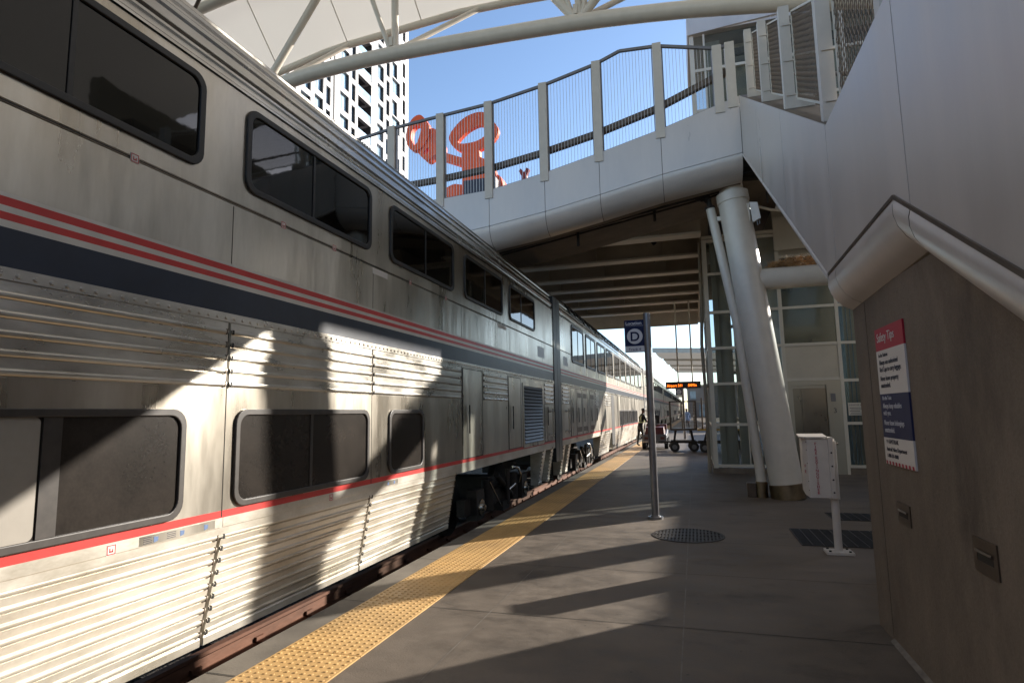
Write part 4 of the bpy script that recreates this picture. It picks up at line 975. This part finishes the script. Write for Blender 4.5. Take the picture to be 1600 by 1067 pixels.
def txt_on_car(root, s, size, y, z, mt, x=.0035): return text('lettering', s, size, mt, root, (x, y, z), (R(90),0,R(90)), 'LEFT')
m = MB()
for k in range(4): m.box(.0024,.003,2.93+11.7,2.99+11.7,.872+k*.011,.876+k*.011); m.box(.0024,.003,3.10+11.7,3.17+11.7,.872+k*.011,.876+k*.011)
m.build('print_lines', M['ink'], carA)
carA.location = (-3.25, A0, 0)
# lounge car
def lw(k): a = 1.5 + 2.34*k; return (a, a+1.92, 3.02, 4.12, [a+.96])
spB = dict(corr=[(.1,.9),(5.4,6.2),(7.6,9.3)] , skirt=[(.15,.4),(.8,1.1),(6.55,9.25),(10.6,25.7)],
 up=[lw(k) for k in range(10)], low=[(12.2+1.75*k, 13.85+1.75*k, [13.0+1.75*k]) for k in range(5)],
 doors=[(1.15,1.95,.98,2.30,0),(2.0,2.9,.98,2.30,1),(2.95,3.85,.98,2.30,1),(4.3,5.2,.98,2.30,1),(5.4,6.2,.98,1.82,0)],
 louvre=[], grab=[.45], plates=[(.35,.9,2.86,3.1,'sign_grey')], trucks=[3.75, 22.5], seams=[6.5,11.9])
carB = make_car('lounge_car', 'second train car, a stainless lounge car with tall upper windows and curved roof glazing', spB, detail=True)
m = MB(); m.box(-.02,.006,9.5,10.4,.3,2.3); m.build('doorway', M['black'], carB)
m = MB(); m.box(-.25,.02,9.45,10.45,.12,.2); m.build('door_step', M['chrome'], carB)
for k in range(10):
    a = 1.5+2.34*k; m = MB(); pts = [(-.030,4.42),(-.065,4.52),(-.15,4.665),(-.26,4.76),(-.45,4.83),(-.8,4.875)]
    m.strip(pts, a+.05, a+1.87, smooth=True); g = m.build('roof_window', M['pane'], carB)
    m = MB()
    for q in (a, a+.96, a+1.92):
        for p_, q_ in zip(pts[:-1], pts[1:]): m.bar((p_[0]+.015,q,p_[1]+.012),(q_[0]+.015,q,q_[1]+.012),.09,.03,up=(1,0,1))
    m.bar((pts[0][0]+.02,a,pts[0][1]),(pts[0][0]+.02,a+1.92,pts[0][1]),.03,.03); m.build('glazing_bar', M['rubber'], g)
carB.location = (-3.25, 15.05, 0)
def diaph(y0, y1, lb):
    e = empty('gangway_bellows', (-3.25, y0, 0), 0, lb, 'bellows', 'black gangway bellows between the cars')
    m = MB(); n = 5; d = (y1-y0)/n
    m.box(-3.0,.015,.03,(y1-y0)*.46,.45,4.50); m.box(-3.0,.005,(y1-y0)*.54,(y1-y0)-.03,.45,4.50); m.box(-2.95,-.06,(y1-y0)*.46+.001,(y1-y0)*.54-.001,.5,4.4)
    m.build('bellows', M['rubber'], e)
    m = MB(); m.box(-1.8,-1.3,-.2,y1-y0+.2,.2,.5); m.build('coupler', M['under'], e); m = MB(); m.tube([(-.5,0,.5),(-.45,(y1-y0)/2,.15),(-.5,y1-y0,.5)],.03,6); m.build('air_hose', M['under'], e)
diaph(14.21, 15.04, 'black bellows joining the nearest train car to the lounge car')
# standard car further along
spC = dict(corr=[(.1,5.0),(8.2,19.0),(21.5,25.8)], skirt=[(.2,1.0),(6.2,12.2),(13.2,19.3),(24.9,25.7)],
 up=[(1.2+2.38*k, 3.05+2.38*k, [2.12+2.38*k]) for k in range(10)], low=[(6.4,7.9,[7.1]),(8.6,10.1,[9.3]),(10.7,11.9,[]),(13.5,15.0,[14.2]),(15.8,17.3,[16.5])],
 doors=[(12.25,13.15,.98,2.3,0),(.4,1.2,.98,1.8,0),(5.0,5.9,.98,2.3,1)], louvre=[(19.6,20.8,1.02,2.17)], trucks=[3.5,22.2], seams=[], grab=[.6])
carC = make_car('passenger_car', 'third car of the train, a coach just beyond the lounge car', spC, detail=False)
carC.location = (-3.25, 41.85, 0)
names = ['fourth','fifth','sixth','seventh','eighth']
yy = 41.85
diaph(40.96, 41.84, 'black bellows beyond the lounge car')
for nm in names:
    yy += 26.8; c = copy_tree(carC); c.location = (-3.25, yy, 0); c['label'] = 'stainless steel coach, the %s car counted from the camera along the train' % nm
# train on the opposite side of the island platform
for k, lb in enumerate(('coach on the far track beyond the elevator tower, its end nearest the camera','coach on the far track, second from the camera end')):
    c = copy_tree(carC); c.rotation_euler = (0,0,PI); c.location = (9.15, 24.5+26.8*k, 0); c['label'] = 'stainless ' + lb; c['group'] = 'cars on the far track'

# ================================================================== PLATFORM FURNITURE
# location sign D
e = empty('platform_sign', (-.655, 9.56, 0), 0, 'slim galvanised pole with navy Location D Track 4 sign, nearest on the platform', 'sign post')
m = MB(); m.tube([(0,0,.03),(0,0,3.16)], .056, 20); m.build('pole', M['galv'], e)
m = MB(); m.tube([(0,0,0),(0,0,.035)], .115, 20); m.tube([(0,0,.035),(0,0,.05)],.075,18); m.build('base_flange', M['galv'], e)
m = MB(); m.box(-.355,-.03,-.018,.018,2.645,3.06); sg = m.build('navy_panel', M['navy'], e)
m = MB(); m.box(-.355,-.03,-.0181,.018,2.545,2.6445); m.build('pale_panel', M['sign_grey'], e)
m = MB(); m.tube([(-.195,-.0185,2.80),(-.195,-.0205,2.80)], .122, 40); m.build('disc', M['sign_grey'], e)
for (x0,x1,y0_,y1_,z0,z1) in ((-.34,-.045,-.0195,-.0185,2.965,2.968),):
    m = MB(); m.box(x0,x1,y0_,y1_,z0,z1); m.build('rule', M['sign_grey'], e)
text('lettering','Location',.072,M['sign_grey'],e,(-.335,-.0195,2.985),(R(90),0,0),bold=.0012); text('lettering','D',.205,M['navy'],e,(-.195,-.0215,2.728),(R(90),0,0),'CENTER',bold=.004); text('lettering','Track 4',.062,M['navy'],e,(-.300,-.0195,2.572),(R(90),0,0))
for z in (2.60,2.75,2.9,3.03): m = MB(); m.box(-.04,.0,-.03,.03,z-.012,z+.012); m.build('clamp', M['galv'], e)
# far location sign C
e = empty('platform_sign', (-.62, 36, 0), 0, 'small navy Location C sign below the orange LED display, far down the platform', 'sign post')
m = MB(); m.tube([(0,0,0),(0,0,3.0)], .07, 12); m.build('pole', M['galv'], e)
m = MB(); m.box(-.40,-.03,-.02,.02,2.50,2.92); m.build('navy_panel', M['navy'], e)
m = MB(); m.tube([(-.215,-.021,2.70),(-.215,-.024,2.70)], .14, 24); m.build('disc', M['sign_grey'], e)
m = MB(); m.box(-.40,-.03,-.02,.02,2.38,2.495); m.build('pale_panel', M['sign_grey'], e)
text('lettering','C',.20,M['navy'],e,(-.215,-.026,2.63),(R(90),0,0),'CENTER'); text('lettering','Location',.07,M['sign_grey'],e,(-.38,-.0215,2.855),(R(90),0,0))
# LED sign
e = empty('led_display', (-.38, 25, 2.5), 0, 'orange LED departure display hanging across the platform by the elevator tower', 'display')
m = MB(); m.box(-.70,.66,0,.2,.0,.28); m.build('housing', M['grey'], e)
m = MB(); m.box(-.68,.64,-.006,-.001,.02,.26); m.build('screen', M['orange_off'], e)
text('lettering','Airport 541',.155,M['led'],e,(-.65,-.009,.075),(R(90),0,0),sx=.82); text('lettering','04Min',.155,M['led'],e,(.17,-.009,.075),(R(90),0,0),sx=.86)
m = MB(); m.tube([(-.2,.1,.28),(-.2,.1,3.55)],.03,8); m.tube([(.35,.1,.28),(.35,.1,3.55)],.03,8); m.build('hanger', M['flange'], e)
# fire extinguisher cabinet
e = empty('extinguisher_cabinet', (1.465, 7.70, 0), 0, 'white steel fire extinguisher cabinet with red lettering on a white post', 'fire extinguisher')
m = MB(); m.tube([(0,0,.03),(0,0,1.27)],.042,18); m.build('post', M['white_enamel'], e)
m = MB(); m.box(-.14,.14,-.11,.11,0,.03); m.build('base_plate', M['white_enamel'], e, bevel=.004)
for a in (-.1,.1):
    for b in (-.08,.08): m = MB(); m.tube([(a,b,.03),(a,b,.045)],.014,8); m.build('bolt', M['black'], e)
m = MB(); m.add([(-.265,-.105,.615),(-.045,-.105,.615),(-.045,-.105,1.275),(-.265,-.105,1.275),(-.305,.12,.68),(-.045,.12,.68),(-.045,.12,1.30),(-.305,.12,1.30),(-.30,-.01,.64),(-.30,-.01,1.29)],[(0,1,2,3),(5,4,7,6),(1,5,6,2),(3,2,6,7,9),(0,3,9,8),(8,9,7,4),(0,8,4,5,1)]); m.build('cabinet', M['white_enamel'], e, bevel=.006)
m = MB(); m.box(-.046,.005,-.12,.10,.615,1.29); m.box(-.06,.045,-.07,-.04,.60,1.25); m.build('mounting_channel', M['white_enamel'], e, bevel=.004)
m = MB(); m.add([(-.33,-.03,1.283),(-.29,-.13,1.283),(-.05,-.13,1.283),(-.05,.14,1.31),(-.33,.14,1.31),(-.33,-.03,1.30),(-.29,-.13,1.30),(-.05,-.13,1.297),(-.05,.14,1.325),(-.33,.14,1.325)],[(0,1,2,3,4),(9,8,7,6,5),(0,5,6,1),(1,6,7,2),(2,7,8,3),(3,8,9,4),(4,9,5,0)]); m.build('lid', M['white_enamel'], e)
word = 'FIRE EXTINGUISHER'; z = 1.205
for ch in word:
    if ch == ' ': z -= .016; continue
    text('lettering', ch, .043, M['red_ink'], e, (-.175,-.1065,z), (R(90),0,0), 'CENTER', bold=.0005); z -= .0355
for k, ch in enumerate('FE'): text('lettering', ch, .05, M['red_ink'], e, (-.288,-.062,.95-k*.06), (R(90),0,R(-56)), 'CENTER')
m = MB()
for z in (.68,.82,.97,1.12): m.tube([(-.02,-.121,z),(-.02,-.127,z)],.010,8)
for z in (.70,.80,1.0,1.15,1.24): m.tube([(-.272,-.1055,z),(-.272,-.109,z)],.005,6)
m.build('rivet', M['black'], e)
m = MB(); m.tube([(.03,.05,1.2),(.09,.05,1.215)],.015,8); m.build('latch', M['chrome'], e)
# manhole and utility grates
e = empty('manhole_cover', (-.17,8.37,0), 0, 'round dark cast iron drain grate set in the platform below the Location D pole', 'drain cover')
m = MB(); ring_o = [(.46*math.cos(2*PI*k/48), .46*math.sin(2*PI*k/48)) for k in range(48)]; ring_i = [(.425*math.cos(2*PI*k/48), .425*math.sin(2*PI*k/48)) for k in range(48)]
ring(m, ring_o, ring_i, 2, .0, .008); m.build('frame', M['dirt'], e)
m = MB(); m.add([(p[0],p[1],.0015) for p in ring_i],[tuple(range(48))]); m.build('pit', M['groove'], e)
m = MB()
for k in range(-9, 10):
    x = k*.045; h = math.sqrt(max(0,.425**2-x*x)); m.box(x-.012,x+.012,-h,h,.0016,.007)
for k in (-.2,0,.2): h = math.sqrt(.425**2-k*k); m.box(-h,h,k-.012,k+.012,.0016,.0075)
m.build('grate_bars', M['dirt'], e)
def fgrate(x0,x1,y0,y1,lb):
    e = empty('floor_grating', (x0,y0,0), 0, lb, 'floor grating', 'steel floor gratings beside the extinguisher post')
    m = MB(); m.box(0,x1-x0,0,y1-y0,.0005,.003); m.build('tray', M['groove'], e)
    m = MB(); n = int((y1-y0)/.05)
    for k in range(n+1): m.box(0,x1-x0,k*.05,k*.05+.018,.003,.009)
    for k in range(int((x1-x0)/.12)+1): m.box(k*.12,k*.12+.012,0,y1-y0,.003,.0085)
    m.build('bars', mat('grating',(.05,.052,.06),.5,.5), e)
fgrate(1.14,2.24,8.04,9.09,'dark steel floor grating behind the extinguisher post, nearer the camera'); fgrate(1.85,2.75,9.9,10.55,'dark steel floor grating further back towards the elevator doors')

# ================================================================== LUGGAGE CARTS AND TUG
def wheel(root, x, y, r=.19, wd=.12):
    m = MB(); m.tube([(x,y-wd/2,r),(x,y+wd/2,r)], r, 20); t = m.build('wheel', M['tyre'], root)
    m = MB(); m.tube([(x,y-wd/2-.008,r),(x,y+wd/2+.008,r)], r*.5, 14); m.build('hub', M['galv'], t)
def cart(x, y, rz, label, L_=1.9, gate=True, load=True):
    e = empty('luggage_cart', (x,y,0), rz, label, 'luggage cart', 'luggage carts on the platform')
    m = MB(); m.box(-L_/2,L_/2,-.6,.6,.84,.90); m.build('deck', M['bronze'] if gate else M['yellow'], e)
    m = MB(); m.box(-L_/2,L_/2,-.5,-.42,.34,.42); m.box(-L_/2,L_/2,.42,.5,.34,.42); m.box(-L_/2-.5,-L_/2,-.04,.04,.34,.40)
    for a in (-.37*L_,.37*L_):
        m.bar((a,-.46,.40),(a*.8,-.46,.84),.06); m.bar((a,.46,.40),(a*.8,.46,.84),.06); m.box(a-.05,a+.05,-.55,.55,.17,.24); m.box(a-.04,a+.04,-.42,.42,.24,.36)
    m.build('chassis', M['under'], e)
    for a in (-.37*L_,.37*L_):
        for b in (-.52,.52): wheel(e, a, b)
    if gate:
        for a in (-L_/2+.03, L_/2-.03):
            m = MB()
            for q in (-.57,.57): m.tube([(a,q,.9),(a,q,2.0)],.025,8)
            m.tube([(a,-.57,1.98),(a,.57,1.98)],.025,8); m.tube([(a,-.57,1.4),(a,.57,1.4)],.018,8)
            for k in range(1,10): m.tube([(a,-.57+k*.114,.9),(a,-.57+k*.114,1.98)],.006,5)
            m.build('end_gate', M['bronze'], e)
        for a, b in ((-L_/2, -.04), (.02, L_/2)):
            m = MB()
            for q in (a, b): m.bar((q,-.6,.86),(q,-.6,2.0),.045)
            for z in (.90, 1.98): m.bar((a,-.6,z),(b,-.6,z),.045)
            g = m.build('side_gate', M['bronze'], e); m = MB()
            for k in range(1, 9): m.bar((a+(b-a)*k/9,-.6,.9),(a+(b-a)*k/9,-.6,1.98),.008)
            for k in range(1, 18): m.bar((a,-.6,.9+k*.06),(b,-.6,.9+k*.06),.008)
            m.build('gate_mesh', M['wire'], g)
    return e
c = cart(1.0, 25.0, 0, 'yellow-decked luggage cart with a white load beside the elevator tower', 1.9, False)
m = MB(); m.tube([(-.75,-.5,.9),(-.74,-.5,2.1)],.03,8); m.tube([(-.6,-.5,.9),(-.6,-.5,2.1)],.03,8); m.build('end_gate', M['bronze'], c)
m = MB(); m.box(-.62,-.40,-.7,-.61,.45,.80); m.build('yellow_box', M['yellow'], c)
m = MB()
m.grid(lambda u,v: (.1+1.4*u, 24.5+1.0*v, .905 + .22*math.sin(PI*min(1,max(0,u)))**.6*math.sin(PI*v)**.6*(1+.25*math.sin(9*u+5*v))), 18, 12)
tag(m.build('laundry_sack', M['linen']), 'soft white sack lying on the yellow deck of the luggage cart', 'sack')
c2_ = cart(-.50, 25.5, R(3), 'dark luggage cart with tall wire end gates between the tug and the yellow cart', 1.0, True)
# tug
e = empty('baggage_tug', (-1.72, 27.6, 0), R(0), 'dark red and grey baggage tug parked beside the worker near the train', 'tug')
m = MB(); m.add([(-.5,-1.0,.25),(.5,-1.0,.25),(.5,-1.0,.62),(-.5,-1.0,.62),(-.5,1.0,.25),(.5,1.0,.25),(.5,1.0,.8),(-.5,1.0,.8),(.5,-.2,.66),(-.5,-.2,.66)],[(0,1,2,3),(4,7,6,5),(3,2,8,9),(9,8,6,7),(1,5,6,8,2),(0,3,9,7,4),(0,4,5,1)]); m.build('body', M['grey'], e, bevel=.03)
m = MB(); m.add([(-.42,-.95,.63),(.42,-.95,.63),(.38,-.55,.92),(-.38,-.55,.92),(.38,-.1,.95),(-.38,-.1,.95),(.42,.0,.67),(-.42,.0,.67)],[(0,1,2,3),(3,2,4,5),(5,4,6,7),(1,6,4,2),(0,3,5,7)]); m.build('engine_cover', M['red_tug'], e, bevel=.02)
m = MB(); m.box(-.45,.45,.6,.98,.8,1.02); m.build('rear_box', M['red_tug'], e, bevel=.02)
m = MB(); m.box(-.38,.02,.25,.6,.72,.82); m.box(-.38,.02,.55,.63,.82,1.2); m.build('seat', M['black'], e, bevel=.02)
m = MB(); m.tube([(-.15,-.1,.9),(-.15,.08,1.15)],.02,8); m.tube([(-.15+.16*math.cos(2*PI*k/16),.08+.05*math.sin(2*PI*k/16),1.16+.15*math.sin(2*PI*k/16)) for k in range(17)],.014,6); m.build('steering_wheel', M['black'], e)
for a in (-.47,.47):
    for b in (-.62,.62):
        m = MB(); m.tube([(a-.08,b,.24),(a+.08,b,.24)],.24,18); t_ = m.build('wheel', M['tyre'], e)
        m = MB(); m.tube([(a-.09,b,.24),(a+.09,b,.24)],.11,12); m.build('hub', M['galv'], t_)
m = MB(); m.box(-.42,-.25,-1.02,-1.0,.42,.52); m.box(.25,.42,-1.02,-1.0,.42,.52); m.build('tail_lamp', M['red_tug'], e)
m = MB(); m.box(-.1,.1,-1.15,-1.0,.28,.36); m.build('hitch', M['under'], e)
m = MB(); m.box(-.52,.52,-1.03,-.99,.30,.34); m.build('bumper', M['chrome'], e)
# suitcases on tug/cart
def bag(x,y,z,w_,d_,h_,mt,lb,rz=0):
    e = empty('suitcase', (x,y,z), rz, lb, 'suitcase'); m = MB(); m.box(-w_/2,w_/2,-d_/2,d_/2,.02,h_); m.build('shell', mt, e, bevel=.03)
    m = MB(); m.tube([(-.1,0,h_),(-.1,0,h_+.1),(.1,0,h_+.1),(.1,0,h_)],.012,6); m.build('handle', M['black'], e)
bag(-1.75,28.35,1.02,.35,.22,.42,M['black'],'black suitcase standing on the baggage tug, behind its seat',.3)

# ================================================================== PEOPLE
def person(loc_, rz, label, joints, rad, faces, extras):
    me = bpy.data.meshes.new('skel'); names_ = list(joints); idx = {n_: i for i, n_ in enumerate(names_)}
    me.from_pydata([joints[n_] for n_ in names_], [(idx[a], idx[b]) for a, b in faces], [])
    o = bpy.data.objects.new('person', me); COL.objects.link(o)
    md = o.modifiers.new('skin', 'SKIN'); md.use_smooth_shade = True
    if not me.skin_vertices:
        bpy.context.view_layer.objects.active = o
    sv = me.skin_vertices[0].data if me.skin_vertices else None
    if sv is None:
        bpy.ops.mesh.customdata_skin_add() ; sv = me.skin_vertices[0].data
    for n_, i in idx.items():
        r_ = rad.get(n_, .05); sv[i].radius = r_ if isinstance(r_, tuple) else (r_, r_)
    sv[idx['pelvis']].use_root = True
    o.modifiers.new('sub', 'SUBSURF').levels = 1
    dg = bpy.context.evaluated_depsgraph_get(); m2 = bpy.data.meshes.new_from_object(o.evaluated_get(dg))
    bpy.data.objects.remove(o); me2 = m2
    return me2
def build_person(loc_, rz, label, arms, topm, legm, lean=0.0, vest=False, cap=True, stride=.12):
    J = {}; Rd = {}; E_ = []
    def add(n_, p, r_, par=None):
        J[n_] = p; Rd[n_] = r_
        if par: E_.append((par, n_))
    add('pelvis',(0,0,.95),(.15,.11)); add('waist',(0,lean*.3,1.08),(.135,.10),'pelvis'); add('chest',(0,lean*.8,1.30),(.165,.115),'waist'); add('neck0',(0,lean,1.45),(.10,.08),'chest'); add('neck',(0,lean*1.1,1.52),(.055,.055),'neck0')
    add('chin',(0,lean*1.2+.02,1.575),(.068,.075),'neck'); add('face',(0,lean*1.25+.02,1.64),(.075,.092),'chin'); add('crown',(0,lean*1.25+.0,1.715),(.065,.08),'face')
    for s, nm in ((-1,'l'),(1,'r')):
        add(nm+'hip',(s*.095,0,.90),.10,'pelvis'); add(nm+'knee',(s*.10,stride*s*.6+.02,.50),.062,nm+'hip'); add(nm+'ankle',(s*.10,stride*s,.09),.043,nm+'knee'); add(nm+'foot',(s*.11,stride*s+.13,.045),.042,nm+'ankle')
        add(nm+'sh',(s*.175,lean,1.40),.068,'neck0'); e_, w__ = arms[nm]
        add(nm+'el',e_,.044,nm+'sh'); add(nm+'wr',w__,.029,nm+'el')
        d = (Vector(w__)-Vector(e_)).normalized(); pm = Vector(w__)+d*.07; add(nm+'palm',tuple(pm),(.036,.020),nm+'wr')
        side = d.cross(Vector((0,0,1)));
        if side.length < .1: side = Vector((1,0,0))
        side.normalize()
        for k in range(4):
            b = pm + side*((k-1.5)*.022) + d*.02; q = b + d*(.04+.006*(1.5-abs(k-1.5))) + Vector((0,0,-.008)); q2 = q + d*.025 + Vector((0,0,-.02))
            add(nm+'f%d'%k, tuple(b), .010, nm+'palm'); add(nm+'g%d'%k, tuple(q), .009, nm+'f%d'%k); add(nm+'h%d'%k, tuple(q2), .008, nm+'g%d'%k)
        tb = pm - side*s*.035 - d*.02; add(nm+'t0', tuple(tb), .012, nm+'palm'); add(nm+'t1', tuple(tb - side*s*.02 + d*.035), .010, nm+'t0')
    me = person(loc_, rz, label, J, Rd, E_, None)
    for mt in (topm, legm, M['skin'], M['black']): me.materials.append(mt)
    hands = [Vector(J[n_+'wr']) for n_ in 'lr']
    for p in me.polygons:
        c = p.center; i = 0
        if c.z > 1.51: i = 2
        elif any((c-h).length < .02 or ((c-h).dot((h-Vector(J[n_+'el'])).normalized()) > 0 and (c-h).length < .22) for h, n_ in zip(hands, 'lr')): i = 2
        elif c.z < .10: i = 3
        elif c.z < .93 and abs(c.x) < .23 and abs(c.y) < .4: i = 1
        p.material_index = i; p.use_smooth = True
    e = bpy.data.objects.new('person', me); COL.objects.link(e); e.location = loc_; e.rotation_euler = (0,0,rz); tag(e, label, 'person')
    hy = lean*1.25+.02
    m = MB(); m.grid(lambda u,v: (.088*math.cos(2*PI*u)*math.cos(v*PI/2), hy-.0+.108*math.sin(2*PI*u)*math.cos(v*PI/2), 1.675+.095*math.sin(v*PI/2)), 20, 6); m.build('cap' if cap else 'hair', M['black'], e)
    if cap: m = MB(); m.grid(lambda u,v: ((u-.5)*.15*(1-.25*v), hy+.08+.10*v, 1.685-.015*v+.01*math.sin(u*PI)), 6, 4); m.build('cap_peak', M['black'], e)
    m = MB()
    for s in (-1,1): m.tube([(s*.03,hy+.088,1.648),(s*.03,hy+.094,1.648)],.010,8)
    m.build('eyes', M['ink'], e); m = MB(); m.tube([(0,hy+.085,1.655),(0,hy+.105,1.618),(0,hy+.09,1.61)],[.008,.014,.012],8); m.tube([(-.022,hy+.082,1.585),(.022,hy+.082,1.585)],.006,6)
    for s in (-1,1): m.tube([(s*.076,hy-.01,1.66),(s*.084,hy-.02,1.64),(s*.076,hy-.01,1.615)],[.008,.014,.008],8)
    m.build('face_features', M['skin'], e)
    if vest:
        m = MB(); 
        def band(z, rx, ry, h): m.grid(lambda u,v: (rx*math.cos(2*PI*u), lean*.5+ry*math.sin(2*PI*u), z+h*v), 24, 1)
        band(1.09,.160,.135,.05)
        for s in (-1,1): m.tube([(s*.09,lean-.12,1.12),(s*.10,lean-.13,1.35),(s*.10,lean-.03,1.475),(s*.10,lean+.11,1.38),(s*.09,lean+.13,1.12)],.022,6)
        m.build('reflective_strap', M['reflect'], e)
    return e
build_person((-2.50,28.8,0), R(-62), 'worker in dark clothes, cap and reflective straps leaning over the baggage tug', {'l':((-.24,.26,1.18),(-.16,.48,1.10)),'r':((.24,.22,1.16),(.16,.46,1.06))}, M['navycloth'], M['black'], lean=.14, vest=True)
build_person((-.55,44,0), R(150), 'distant person in a light blue shirt and dark cap beyond the luggage carts', {'l':((-.25,.02,1.15),(-.26,.12,.92)),'r':((.25,.02,1.15),(.26,.12,.92))}, M['bluecloth'], M['navycloth'], lean=.02)
for k, (x, y) in enumerate(((-1.6,70),(.2,95))):
    pass
